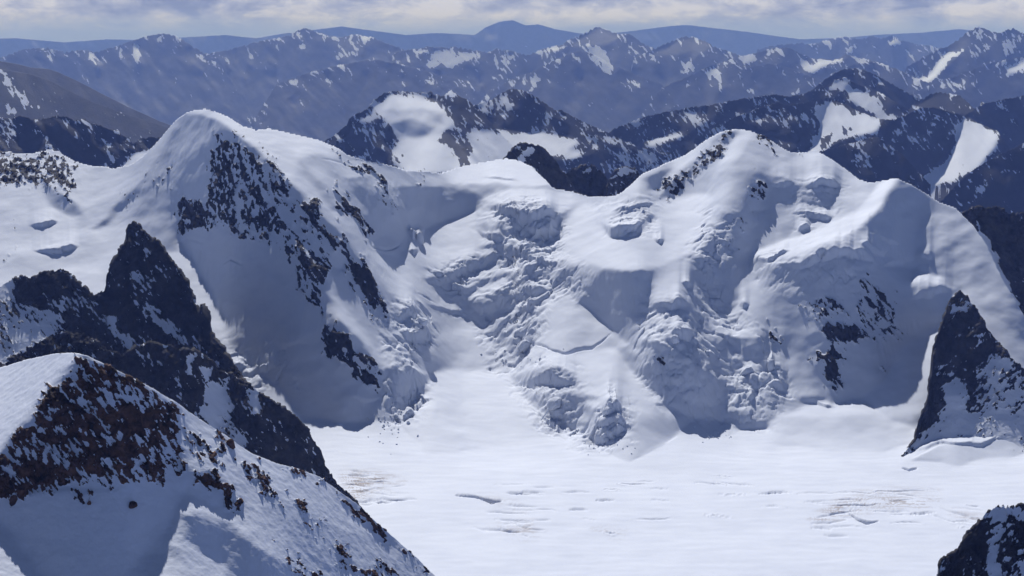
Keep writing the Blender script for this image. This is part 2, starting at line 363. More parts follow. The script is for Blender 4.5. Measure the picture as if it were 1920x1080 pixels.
CRACKS = [([(958,716),(985,720),(1010,728)],5,5), ([(995,640),(1035,662),(1060,664),(1110,652),(1148,624)],7,5), ([(853,929),(900,933),(938,943)],8,3.5), ([(905,935),(922,942),(940,941)],12,4.5), ([(1590,966),(1612,976),(1640,980)],10,6), ([(1555,948),(1600,950),(1650,945)],4,4), ([(1620,922),(1690,921),(1750,918)],3,3.5), ([(1600,975),(1625,981),(1650,978)],6,5),
 ([(1530,972),(1560,963),(1610,961)],4,4), ([(1660,940),(1720,936)],3,3), ([(935,990),(955,996),(980,998)],4,4), ([(960,983),(985,990),(1000,985)],3,4), ([(975,1003),(995,1006)],3,3), ([(1130,998),(1158,1002)],3,4), ([(650,893),(700,890)],3,4), ([(645,906),(690,902),(740,905)],3,4), ([(660,925),(700,915),(720,918)],3,4), ([(1690,878),(1705,882),(1722,877)],7,5), ([(655,945),(690,938),(712,938)],3,4),
 ([(1760,952),(1830,975),(1860,980)],3,4), ([(1740,962),(1800,985)],3,4), ([(1545,1003),(1590,1006)],2.5,4), ([(695,462),(730,467),(755,455)],5,4), ([(600,300),(640,306),(660,318)],2,3), ([(330,455),(345,446),(385,452)],3,3), ([(415,500),(430,487),(460,500)],4,3), ([(640,480),(660,520),(700,560)],2,3), ([(780,548),(820,572)],3,3)]
_r = random.Random(11)
for _cx, _cy, _rx, _ry, _n, _bend in ((1680,955,150,36,26,-.00035), (700,915,48,30,16,.0004), (965,955,60,48,18,.0002), (1140,960,120,60,10,.0002), (1450,930,120,40,8,-.0002)):
    for _k in range(_n):           # thin crevasses in bowed sets
        _x = _cx + _r.uniform(-1, 1) * _rx; _y = _cy + _r.uniform(-1, 1) * _ry; _l = _r.uniform(14, 46); _sl = _r.uniform(-.06, .10)
        CRACKS.append(([(_x + t * _l, _y + t * _l * _sl - _bend * (_x + t * _l - _cx) ** 2 * .3) for t in (-1, -.4, .2, 1)], _r.uniform(1.5, 3.2), _r.uniform(1.8, 3.0)))
ROCKS = [
 ([(-40,285),(60,288),(95,278),(140,300),(150,330),(143,378),(118,372),(72,345),(45,350),(20,360),(-40,340)],.60), ([(20,430),(45,405),(35,430)],.5), ([(0,470),(30,460),(35,500),(5,500)],.35),
 ([(400,240),(440,252),(490,285),(520,340),(545,350),(560,400),(612,440),(615,500),(600,540),(560,490),(500,462),(440,452),(420,428),(340,428),(325,402),(330,378),(380,368),(385,330),(395,300)],.60),
 ([(325,378),(400,380),(395,430),(340,428)],.74), ([(270,325),(322,315),(320,355),(285,352)],.42), ([(235,365),(262,345),(262,392),(240,395)],.42), ([(395,270),(425,250),(440,300),(420,320)],.5),
 ([(548,368),(595,392),(640,440),(690,500),(722,560),(722,605),(700,585),(660,545),(640,485),(600,432),(560,402)],.80), ([(490,285),(520,300),(545,350),(520,350)],.74),
 ([(530,440),(560,450),(612,500),(614,522),(602,590),(640,618),(700,668),(716,700),(706,732),(670,704),(610,672),(603,600),(560,545),(545,492)],.66), ([(605,600),(640,618),(700,668),(716,700),(706,732),(640,690),(610,660)],.85),
 ([(632,352),(652,365),(690,420),(696,447),(670,432),(640,402)],.86), ([(612,272),(640,283),(690,300),(742,380),(736,392),(700,356),(680,322),(640,302)],.62), ([(690,318),(718,330),(744,385),(720,375)],.75), ([(775,330),(802,330),(800,348),(780,345)],.5),
 ([(1232,372),(1250,342),(1290,312),(1320,282),(1350,248),(1376,248),(1362,275),(1345,310),(1320,316),(1282,356),(1252,372)],.66), ([(1395,350),(1415,325),(1447,345),(1442,382),(1402,392)],.47), ([(1358,398),(1388,388),(1422,400),(1402,440),(1376,492),(1356,480)],.36), ([(1420,245),(1437,255),(1466,285),(1452,291),(1424,268)],.66), ([(1480,275),(1510,287),(1500,297),(1482,290)],.55),
 ([(1600,528),(1626,513),(1682,560),(1684,600),(1692,640),(1642,652),(1620,650),(1595,622),(1598,560)],.50), ([(1495,572),(1576,556),(1582,592),(1518,604)],.48), ([(1545,620),(1590,588),(1622,620),(1626,642),(1582,642),(1580,702),(1575,742),(1545,722),(1540,690),(1518,672),(1550,650)],.80),
 ([(1450,602),(1465,640),(1472,662),(1452,662)],.72), ([(1233,668),(1262,680),(1268,700),(1242,692)],.66), ([(1655,625),(1695,620),(1690,640),(1660,642)],.6), ([(1640,690),(1655,670),(1650,710)],.5), ([(1708,375),(1724,372),(1718,392)],.6), ([(432,300),(446,318),(474,420),(458,432),(438,362)],-.1), ([(470,318),(490,328),(566,424),(548,430),(502,384)],-.05), ([(522,372),(548,384),(604,472),(592,482),(534,414)],-.1), ([(380,345),(396,350),(392,380),(340,385),(345,372)],-.1), ([(500,436),(560,452),(556,470),(505,460)],-.2), ([(576,520),(606,540),(604,575),(585,560)],-.25), ([(640,470),(660,490),(700,560),(690,562),(650,510)],-.45), ([(640,640),(700,690),(690,700),(630,655)],-.4),
 ([(1820,395),(1960,395),(1960,640),(1900,560),(1850,455)],.0),
]
DUST = [([(1520,972),(1570,940),(1640,928),(1760,938),(1740,950),(1650,952),(1590,966),(1540,980)],.75), ([(1600,922),(1690,915),(1760,918),(1690,926)],.4), ([(1780,958),(1860,975),(1830,985)],.6), ([(640,890),(720,885),(755,900),(700,920),(660,950)],.8), ([(935,985),(1000,978),(1005,1006),(960,1006)],.5), ([(1115,992),(1170,996),(1160,1008)],.5), ([(900,930),(960,940),(985,955),(930,945)],.5)]

# ------------------------------------------------------------------ slopes of the headwall, light and shade put into the shape
# outlines on the survey picture with the steepness (rise over run, towards the viewer) given to the ground inside them
SLOPES = [
 ([(-160,200),(420,200),(420,800),(-160,800)],.5), ([(-160,790),(2100,790),(2100,1200),(-160,1200)],.035),
 ([(-160,520),(60,515),(180,490),(243,430),(205,545),(0,560),(-160,620)],.38), ([(80,345),(145,378),(150,402),(130,405),(95,390)],.9), ([(168,428),(200,420),(255,365),(305,318),(318,298),(308,292),(250,352),(200,405)],.95),
 ([(345,215),(400,222),(440,250),(490,287),(545,345),(600,397),(640,437),(690,500),(716,560),(722,605),(718,700),(708,740),(692,792),(640,795),(560,778),(520,720),(470,690),(430,650),(400,570),(350,470),(325,430),(262,420),(245,425),(262,345),(300,290)],1.12),
 ([(262,345),(300,285),(345,214),(385,220),(395,240),(345,305),(330,350),(332,470),(300,470),(248,425)],.72),
 ([(350,206),(400,200),(455,226),(510,232),(600,252),(632,270),(642,302),(600,292),(560,302),(545,345),(490,287),(440,250),(400,222),(370,214)],.36),
 ([(330,460),(352,474),(390,545),(420,600),(452,690),(430,662),(395,590),(355,512)],.45), ([(548,424),(562,440),(600,493),(612,514),(596,507),(560,457)],.40), ([(600,500),(640,500),(690,560),(718,612),(722,692),(700,665),(640,603),(612,540)],.62), ([(614,536),(632,560),(690,630),(722,690),(716,702),(690,655),(636,600)],.42),
 ([(545,345),(560,300),(600,290),(640,360),(670,430),(700,470),(760,540),(862,590),(800,578),(742,572),(722,606),(716,560),(690,500),(640,437),(600,397)],.5), ([(690,468),(740,478),(800,528),(862,588),(790,572),(728,548)],.34), ([(560,302),(590,325),(640,400),(620,395),(575,330)],.78),
 ([(600,290),(642,302),(690,300),(745,325),(830,326),(830,350),(745,352),(700,350),(640,330)],.5), ([(742,388),(765,398),(762,470),(752,470),(720,440),(697,447),(688,400),(700,358)],1.05), ([(650,335),(690,330),(712,380),(690,400),(665,365)],.8),
 ([(745,352),(830,352),(905,362),(905,386),(860,408),(805,424),(765,426),(760,382)],1.0), ([(826,322),(870,300),(950,285),(1002,306),(1034,350),(1000,357),(930,354),(850,346)],.24), ([(880,345),(960,350),(1030,355),(1075,358),(1040,365),(960,360),(900,366)],.6),
 ([(790,432),(860,410),(908,388),(896,430),(890,470),(850,505),(800,526),(766,505),(762,440)],.40), ([(724,600),(742,588),(800,575),(862,592),(780,640),(735,690),(722,660)],.45),
 ([(905,390),(940,395),(990,420),(1050,400),(1046,440),(1000,456),(960,480),(900,470)],.98), ([(900,382),(938,386),(946,415),(925,440),(906,412)],.42), ([(900,436),(930,446),(925,462),(900,462)],.4), ([(955,452),(985,440),(1000,456),(975,470)],.4),
 ([(905,376),(960,356),(1075,358),(1072,390),(1050,400),(985,388),(940,395)],.28), ([(985,460),(1050,440),(1070,398),(1100,376),(1200,384),(1330,348),(1342,420),(1312,470),(1226,506),(1150,503),(1110,500),(1050,490),(1010,480)],.32), ([(1072,362),(1160,366),(1200,384),(1100,378)],.5), ([(1130,420),(1150,440),(1180,438),(1205,418),(1212,402),(1225,405),(1190,440),(1150,448)],1.1),
 ([(797,527),(850,516),(890,500),(960,480),(1000,494),(1050,500),(1020,552),(960,572),(940,592),(890,596),(860,577)],1.02), ([(850,522),(930,492),(990,486),(1010,498),(940,512),(880,540),(862,536)],.45), ([(880,548),(955,518),(962,536),(905,562),(884,566)],.42), ([(990,528),(1030,512),(1036,540),(1000,548)],.5), ([(870,500),(905,488),(920,494),(880,512)],.8),
 ([(955,580),(1000,550),(1012,562),(985,586),(930,612),(900,602)],.38), ([(935,602),(1012,570),(1010,600),(1002,640),(967,667),(945,650),(928,622)],1.05), ([(945,620),(985,596),(1002,604),(962,640)],.5),
 ([(1005,562),(1040,538),(1085,560),(1125,602),(1152,630),(1110,652),(1040,663),(998,642)],.5), ([(1048,498),(1085,500),(1122,540),(1118,562),(1085,562),(1052,530)],.75), ([(1110,528),(1125,505),(1200,508),(1228,510),(1224,560),(1212,642),(1190,656),(1152,622),(1115,586),(1080,566),(1095,550)],1.7),
 ([(1225,505),(1312,478),(1300,500),(1330,562),(1370,602),(1420,610),(1432,626),(1400,632),(1320,632),(1290,582),(1214,576)],.46), ([(1215,568),(1288,572),(1288,585),(1240,588)],1.0), ([(1298,484),(1345,478),(1400,500),(1396,540),(1371,586),(1345,576),(1315,540)],1.18), ([(1340,400),(1395,390),(1420,420),(1410,470),(1396,500),(1345,480),(1310,470),(1340,440)],1.05), ([(1396,500),(1420,490),(1440,540),(1456,610),(1462,642),(1430,626),(1400,590),(1385,575)],.55),
 ([(1212,582),(1290,586),(1312,622),(1282,636),(1250,626),(1195,642)],.55), ([(1318,632),(1436,632),(1448,690),(1400,695),(1370,702),(1340,690)],1.15), ([(1150,655),(1200,640),(1260,655),(1320,690),(1358,715),(1364,790),(1300,781),(1250,763),(1200,716),(1170,682)],1.2), ([(1250,632),(1290,640),(1300,660),(1262,655)],1.1), ([(1270,634),(1288,634),(1332,680),(1362,705),(1346,716),(1292,670)],.42), ([(1310,600),(1322,612),(1342,650),(1330,670),(1312,640)],.45), ([(1374,648),(1386,654),(1391,676),(1375,682)],.4), ([(1436,656),(1450,660),(1452,680),(1438,682)],.45),
 ([(1376,700),(1400,673),(1426,680),(1424,702),(1400,706)],.38), ([(1356,700),(1385,716),(1420,741),(1450,740),(1482,762),(1440,795),(1405,785),(1368,768)],.6), ([(1395,706),(1424,704),(1426,728),(1412,727)],1.2), ([(1366,770),(1402,785),(1440,788),(1442,800),(1375,803)],1.2),
 ([(950,700),(1000,650),(1060,666),(1152,650),(1186,700),(1240,756),(1172,770),(1090,746),(1082,700),(1000,702)],.28), ([(958,712),(1040,698),(1062,699),(1084,722),(1030,726),(990,722)],.98), ([(980,725),(1080,725),(1088,742),(1000,736)],.3), ([(985,740),(1080,735),(1122,745),(1112,800),(1085,790),(1060,806),(1040,782),(1005,766)],.98), ([(1065,770),(1085,765),(1105,790),(1085,795)],.5), ([(1090,745),(1240,757),(1302,785),(1250,832),(1180,866),(1110,836),(1122,780)],.36), ([(1130,758),(1162,762),(1158,784),(1125,782)],.95), ([(1104,806),(1140,790),(1176,796),(1162,820),(1132,829),(1110,823)],.95),
 ([(720,690),(840,696),(960,702),(985,745),(1010,770),(1062,818),(800,855),(745,790),(800,722)],.15), ([(742,592),(870,600),(930,622),(952,690),(850,694),(780,642)],.42), ([(800,640),(900,640),(920,668),(840,680)],.5), ([(830,690),(950,692),(960,712),(850,716)],.12), ([(724,690),(800,704),(802,736),(770,757),(728,772)],.98), ([(744,622),(806,618),(808,636),(760,640)],.85), ([(738,584),(784,578),(786,600),(745,602)],.85),
 ([(1320,268),(1350,240),(1392,235),(1412,246),(1384,300),(1330,314)],.40), ([(1410,243),(1440,256),(1492,286),(1470,300),(1425,322),(1384,312)],.52), ([(1150,366),(1205,322),(1290,282),(1322,268),(1300,300),(1240,362),(1230,373)],.42), ([(1206,340),(1240,318),(1258,320),(1235,352),(1212,356)],.85), ([(1232,372),(1255,345),(1350,250),(1380,250),(1345,312),(1320,318),(1282,357)],.75),
 ([(1240,373),(1320,318),(1425,323),(1442,345),(1420,392),(1340,402),(1330,362)],.62), ([(1400,331),(1430,325),(1500,345),(1502,386),(1440,392),(1400,396)],1.0), ([(1490,284),(1530,278),(1562,298),(1614,332),(1640,345),(1600,351),(1540,330),(1500,300)],.38), ([(1430,322),(1490,292),(1560,318),(1582,342),(1500,346)],.5), ([(1500,346),(1580,342),(1640,346),(1600,400),(1560,420),(1500,430)],.5), ([(1500,350),(1560,356),(1555,396),(1530,398),(1500,384)],1.0), ([(1440,392),(1500,386),(1500,430),(1480,450),(1420,470),(1412,430)],.62),
 ([(1480,450),(1560,420),(1612,395),(1648,345),(1682,330),(1652,390),(1602,440),(1545,470),(1450,492),(1408,480)],.22), ([(1682,330),(1740,358),(1790,384),(1852,458),(1930,590),(1930,700),(1850,622),(1800,547),(1740,544),(1682,520),(1640,482),(1612,440),(1652,390)],.80), ([(1665,500),(1720,505),(1790,541),(1740,541),(1690,522)],.22), ([(1825,570),(1930,640),(1960,760),(1900,690),(1840,620)],.62), ([(1640,425),(1672,440),(1692,460),(1660,455)],.85),
 ([(1408,484),(1500,502),(1560,480),(1640,495),(1682,524),(1702,560),(1692,640),(1682,682),(1626,742),(1560,766),(1500,752),(1465,682),(1440,592)],1.12), ([(1500,494),(1545,472),(1605,474),(1600,484),(1545,492)],.7), ([(1690,532),(1740,549),(1790,543),(1762,620),(1736,636),(1700,622)],.86), ([(1784,560),(1796,572),(1748,700),(1722,802),(1690,792),(1640,747),(1682,690),(1702,640),(1740,636)],.52), ([(1490,640),(1522,720),(1542,748),(1490,742),(1475,702)],.7),
 ([(1440,792),(1500,762),(1620,750),(1722,822),(1650,852),(1450,832)],.18), ([(1700,862),(1760,836),(1930,815),(1930,852),(1800,872)],.3),
]
SKYLINE = [(-160,275),(0,284),(60,287),(90,279),(110,281),(140,300),(175,311),(215,313),(245,307),(270,291),(290,270),(310,246),(330,225),(347,211),(365,204),(385,202),(402,206),(430,219),(455,235),(480,243),(505,239),(530,244),(575,255),(600,260),(630,274),(650,288),(672,294),(690,299),(720,305),(760,318),(800,318),(825,324),(850,316),(870,309),(920,301),(950,297),(975,301),(1000,314),(1025,340),(1035,352),(1075,357),(1105,366),(1150,367),(1165,362),(1185,345),(1205,325),(1250,304),(1285,288),(1315,267),(1350,247),(1370,243),(1390,241),(1410,245),(1440,258),(1475,280),(1490,285),(1530,281),(1560,300),(1590,320),(1612,335),(1632,342),(1655,337),(1680,333),(1710,345),(1735,361),(1760,377),(1790,388),(1825,420),(1850,458),(1880,520),(1920,590),(1990,700)]

def survey():
    """distance of every surveyed picture point from the slopes, least squares"""
    x0, x1, y0, y1 = -120, 2020, 190, 1120
    Lm = None
    for st in (24, 12, 6, 2.5):
        gx = np.arange(x0, x1 + 1, st * 1.33); gy = np.arange(y1, y0 - 1, -st)      # rows run up the picture
        PX, PY = np.meshgrid(gx, gy)
        s = np.full(PX.shape, .5, np.float32)
        ragged = 3.6
        wx = fbm(PX / 34, PY / 34, 0 * PX + 1.5, 4) * ragged; wy = fbm(PX / 34, PY / 34, 0 * PX + 8.5, 4) * ragged
        for poly, v in SLOPES:
            m = v = v * .8 if v < .6 else v; m = poly_mask(PX + wx, PY + wy, poly, 3.0); s = s * (1 - m) + v * m
        ice = np.zeros(PX.shape, np.float32)
        for poly, d in ICE: ice = np.maximum(ice, poly_mask(PX, PY, poly, 20) * d)
        rk = np.zeros(PX.shape, np.float32)
        for poly, d in ROCKS: rk = np.maximum(rk, poly_mask(PX, PY, poly, 10) * d)
        nz = fbm(PX / 30 + PY / 90, PY / 22, 0 * PX + 2.2, 4, gain=.6)
        nf = fbm(PX / 9, PY / 6.5, 0 * PX + 5.2, 3, gain=.6, ridged=True) - .88
        wall = PY < 800
        fl_ = fbm(PX / 5.5 - PY / 40, PY / 70, 0 * PX + 4.4, 3, gain=.6)
        s = np.where(wall, np.clip(s * (1 + (.07 + .20 * sstep(.5, .9, s)) * nz + .16 * sstep(.7, 1.0, s) * fl_ + .30 * ice * nf + .45 * rk * nf), .06, 2.2), s)
        s = s + np.where(PY > 760, sstep(765, 812, PY) * (.40 * np.exp(-np.maximum(PY - 786, 0) / 30) * (1 - .9 * np.exp(-((PX - 880) / 130) ** 2)) - .03) + .21 * sstep(905, 1060, PY) +   .05 * fbm(PX / 260, PY / 80, 0 * PX + 3.3, 3) * sstep(765, 830, PY), 0)  # aprons at the wall feet; near floor tilted so that it renders darker
        t = ut(0, gy)[1]; dt = -np.gradient(t)                                           # t rises going up
        tt = t[:, None]; dt = np.abs(np.gradient(t))[:, None]
        g = dt / (s - tt)                                                               # d ln(distance) per row
        g = .5 * (g[1:] + g[:-1])
        below = gy[:, None] >= np.interp(gx, *zip(*SKYLINE))[None, :] - st
        wv = np.where(below[1:] & below[:-1], 1.0, .02)
        W = np.zeros(PX.shape); T = np.zeros(PX.shape)
        fl = PY > 880
        W[fl] = .05; T[fl] = np.log(((10 + (1000 - PY) * .08) - H) / np.broadcast_to(tt, PX.shape))[fl]
        lam, mu = .006, .35 * (3 / st) ** 2
        def DxT(a):
            o = np.zeros((a.shape[0], a.shape[1] + 1)); o[:, 1:] += a; o[:, :-1] -= a; return o
        def A(a):
            d = np.zeros_like(a); q = wv * (a[1:] - a[:-1]); d[1:] += q; d[:-1] -= q
            r = a[:, 1:] - a[:, :-1]; d += lam * DxT(r)
            c = r[:, 1:] - r[:, :-1]; d += mu * DxT(DxT(c))
            return d + W * a
        b = W * T; q = wv * g; b[1:] += q; b[:-1] -= q
        if Lm is None: Lm = np.log((20 - H) / np.minimum(np.broadcast_to(tt, PX.shape), -.2))
        else: Lm = resize(Lm, *PX.shape)
        D = W + 2 + 2 * lam + 6 * mu
        x = Lm; r = b - A(x); z = r / D; p = z.copy(); rz = (r * z).sum()
        for it in range({24: 900, 12: 500, 6: 300, 2.5: 200}[st]):
            Ap = A(p); al = rz / max((p * Ap).sum(), 1e-30); x = x + al * p; r = r - al * Ap; z = r / D
            rn = (r * z).sum(); p = z + rn / max(rz, 1e-30) * p; rz = rn
        Lm = x
    return gx, gy, Lm

def valley_land(shape, rows):
    gx, gy, Lm = survey()
    Lm = np.maximum.accumulate(Lm + np.arange(len(gy))[:, None] * 1e-5, axis=0)
    Ld = Land(); Ld.u0 = (-420 - 960) / F / CT; Ld.u1 = (2400 - 960) / F / CT
    nu, nv = 1740, 1800
    v0, v1 = math.log(1350), math.log(5200); Ld.vf = np.linspace(v0, v1, nv); Ld.Yf = np.exp(Ld.vf); Ld.uf = np.linspace(Ld.u0, Ld.u1, nu)
    hf = np.empty((nv, nu)); t = ut(0, gy)[1]
    k = CT + (540 - gy) / F * ST                       # u = (px-960)/F/k
    sky = np.interp(gx, *zip(*SKYLINE)); rowsel = np.arange(len(gy))
    for c, u in enumerate(Ld.uf):
        px = 960 + u * F * k; fx = np.clip((px - gx[0]) / (gx[1] - gx[0]), 0, len(gx) - 1.001); i = fx.astype(int); f = fx - i
        L = Lm[rowsel, i] * (1 - f) + Lm[rowsel, i + 1] * f
        ok = gy >= np.interp(px, gx, sky); n = max(int(ok.argmin()) if not ok.all() else len(gy), 8)
        L = np.maximum.accumulate(L[:n]); Y = np.exp(L); z = H + t[:n] * Y
        h = np.interp(Ld.vf, L, z)
        yc, zc = Y[-1], z[-1]; m = Ld.Yf > yc; d = Ld.Yf[m] - yc
        h[m] = np.maximum(zc - .75 * d - .12 * d * np.minimum(d / 60, 1), -250)
        m = Ld.Yf < Y[0]; h[m] = z[0] - .05 * (Y[0] - Ld.Yf[m])
        hf[:, c] = h
    Ld.hf = hf
    print('crest Y', [(p[0], round(float(np.exp(np.interp(p[1], gy[::-1], Lm[::-1, int(np.clip((p[0] - gx[0]) / (gx[1] - gx[0]), 0, len(gx) - 1))]))))) for p in SKYLINE[::6]])
    return finish_land(Ld, shape, rows, 2.2, 3)

def valley_shape(Ld):
    h = Ld.hf.copy(); Yg = Ld.Yf[:, None]; Xg = Ld.uf[None, :] * Yg
    base = Ld.hf
    px, py = proj(Xg, np.broadcast_to(Yg, Xg.shape), base)
    Ld.py0 = py
    wob = fbm(Ld.uf * 70, Ld.uf * 0, Ld.uf * 0 + 3, 3)
    wob2 = fbm(Xg / 26, Yg / 9 + 0 * Xg, 0 * Xg + 6, 4)
    def curve(pts):
        q = [hit(Ld, a[0], a[1]) for a in pts]; u = np.array([a for a, b in q]); v = np.array([b for a, b in q]); return u, v
    ice = np.zeros(px.shape, np.float32)
    for poly, d in ICE: ice = np.maximum(ice, poly_mask(px, py, poly, 22) * d)
    # benches and blocks of the icefall
    st = 26.0
    t = (h + 26 * fbm(Xg / 95, Yg / 95 + 0 * Xg, 0 * Xg + 4, 5)) / st
    k = np.floor(t); f = t - k
    ter = (k + 0.25 * f + 0.75 * sstep(.55, .95, f)) * st - t * st
    h = h + ice * ter * 0.3
    wx = fbm(Xg / 50, Yg / 50 + 0 * Xg, 0 * Xg, 4); wy = fbm(Xg / 50, Yg / 50 + 0 * Xg, 0 * Xg + 7, 4)
    for sc, am, sd in ((1.0, 17.0, 3), (.45, 7.0, 5), (.2, 2.8, 9)):      # tilted ice blocks split by cracks
        f1, f2, idh = worley(Xg / (44 * sc) + wx * .45, Yg / (27 * sc) + 0 * Xg + wy * .45, sd)
        sel = sstep(-.15, .25, fbm(Xg / 120, Yg / 120 + 0 * Xg, 0 * Xg + sd, 3)) * ice
        h = h + sel * am * ((idh - .45) - .35 * np.exp(-((f2 - f1) / .10) ** 2) - .25 * f1)
    for pts, L in CLIFFS:
        if max(p[2] for p in pts) > 27: continue
        u, v = curve(pts); order = np.argsort(u); u = u[order]; v = v[order]; hp = .75 * np.array([p[2] for p in pts], float)[order]
        c = np.where((Ld.uf >= u[0]) & (Ld.uf <= u[-1]))[0]
        if len(c) < 2: continue
        vf = np.interp(Ld.uf[c], u, v); n_ = len(c); win = np.clip(np.minimum(np.arange(n_), np.arange(n_)[::-1]) / (.14 * n_ + 3), 0, 1); hm = win * np.interp(Ld.uf[c], u, hp) * np.exp(vf) / F * 1.08 * (1 + .25 * wob[c])
        vf = vf + wob[c] * 4 / np.exp(vf)
        D = (Ld.vf[:, None] - vf[None, :]) * np.exp(vf)[None, :] + wob2[:, c] * np.minimum(hm * .22, 5)[None, :]
        rise = np.clip(D / (hm[None, :] * .16 + 1.5), 0, 1)
        h[:, c] += hm[None, :] * rise * np.exp(-np.maximum(D, 0) / L)
    for pts, dp, w in CRACKS:
        u, v = curve(pts); order = np.argsort(u); u = u[order]; v = v[order]
        c = np.where((Ld.uf >= u[0]) & (Ld.uf <= u[-1]))[0]
        if len(c) < 2: continue
        vf = np.interp(Ld.uf[c], u, v) + wob[c] * 5 / 2500
        tp = np.sin(np.linspace(0, math.pi, len(c))) ** .5
        D = (Ld.vf[:, None] - vf[None, :]) * np.exp(vf)[None, :]
        h[:, c] -= dp * tp[None, :] * np.clip(1.3 - np.abs(D) / (w * (.25 + .75 * tp[None, :])), 0, 1)
    Ld.ice = ice
    return h

def build_valley():
    Ld = valley_land(valley_shape, 1100)
    px, py = proj(Ld.X, Ld.Y, Ld.Z)
    rk, cov = rock_field(Ld, ROCKS, 1 / 10.0, 2.0, diag=.64, streak=.24, con=1.8)
    rock = np.clip((rk - .35) / .3, 0, 1) * (cov > .05)
    n = normals(Ld.X, Ld.Y, Ld.Z)
    steep = sstep(.35, .75, 1 - n[..., 2])
    flat = sstep(.97, .995, n[..., 2])
    # rolling wind drift, flutes down the steep walls, rock relief
    d = 2.6 * fbm(Ld.X / 130, Ld.Y / 130, Ld.Z / 130, 5, gain=.42, seed=11) * (1 - flat)
    flute = fbm(Ld.X / 9, Ld.Y / 60, Ld.Z / 160, 3, seed=21)
    fm = sstep(.0, .5, fbm(Ld.X / 160, Ld.Y / 160, Ld.Z / 160, 2, seed=23))
    d += flute * (.05 + .55 * fm) * sstep(.2, .35, 1 - n[..., 2])
    sa, sb = strike(Ld, .64)
    d += rock * (5.5 * fbm(sa / 18, Ld.Y / 40, sb / 50, 6, gain=.6, seed=31) + 2 * fbm(Ld.X / 9, Ld.Y / 12, Ld.Z / 12, 4, ridged=True, seed=33))
    d += (0.35 * fbm(Ld.X / 60, Ld.Y / 14, Ld.Z / 40, 4, seed=41) + 1.0 * fbm(Ld.X / 240, Ld.Y / 190, Ld.Z / 90, 3, seed=43)) * flat
    icev = np.zeros(px.shape, np.float32)
    for poly, dd in ICE: icev = np.maximum(icev, poly_mask(px, py, poly, 22) * dd)
    d += icev * .5 * fbm(Ld.X / 14, Ld.Y / 14, Ld.Z / 14, 4, ridged=True, seed=51)
    push(Ld, d, n)
    dust = np.zeros(px.shape, np.float32)
    for poly, dd in DUST: dust = np.maximum(dust, poly_mask(px, py, poly, 12) * dd)
    dust *= sstep(-.1, .5, fbm(Ld.X / 50, Ld.Y / 7, Ld.Z / 20, 5, gain=.6, seed=61))
    # split along the valley bottoms
    cx, cy = [q[:-1, :-1] for q in (px, py)]; Yc = Ld.Y[:-1, :-1]; Zc = Ld.Z[:-1, :-1]
    left = poly_mask(cx, cy, [(-900,-400),(826,-400),(826,326),(765,400),(760,470),(800,530),(735,600),(722,700),(726,775),(560,790),(480,830),(400,900),(-900,900)], .01) > .5
    floor = (cy > 785) | (poly_mask(cx, cy, [(725,775),(800,700),(960,700),(1000,760),(1060,815),(1150,840),(1250,770),(1370,802),(1500,765),(1620,765),(1700,800),(1710,850),(2100,820),(2100,1200),(600,1200),(600,790)], .01) > .5)
    floor &= ~(left & (cx < 560)); left &= ~floor
    rest = ~(left | floor)
    right = rest & (poly_mask(cx, cy, [(1160,-400),(2300,-400),(2300,2000),(1700,900),(1450,790),(1430,640),(1400,480),(1340,420),(1230,378),(1160,370)], .01) > .5)
    ice = rest & ~right
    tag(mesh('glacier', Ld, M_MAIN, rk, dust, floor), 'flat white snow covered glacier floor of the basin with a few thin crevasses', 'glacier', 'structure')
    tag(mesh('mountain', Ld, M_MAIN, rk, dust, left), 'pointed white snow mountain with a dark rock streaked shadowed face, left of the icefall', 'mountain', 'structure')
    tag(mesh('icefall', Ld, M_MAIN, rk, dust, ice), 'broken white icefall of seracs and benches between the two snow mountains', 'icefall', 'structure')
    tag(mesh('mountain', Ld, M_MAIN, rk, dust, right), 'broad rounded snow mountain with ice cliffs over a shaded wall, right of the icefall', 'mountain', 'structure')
    return Ld
VALLEY = build_valley()

# ------------------------------------------------------------------ other mountains, each its own piece of ground
def zl(px0, px1, Y, z, n=6):
    return dict(p=[((px0 + (px1 - px0) * t - 960) / F / CT, Y, z) for t in np.linspace(0, 1, n)], c=0)


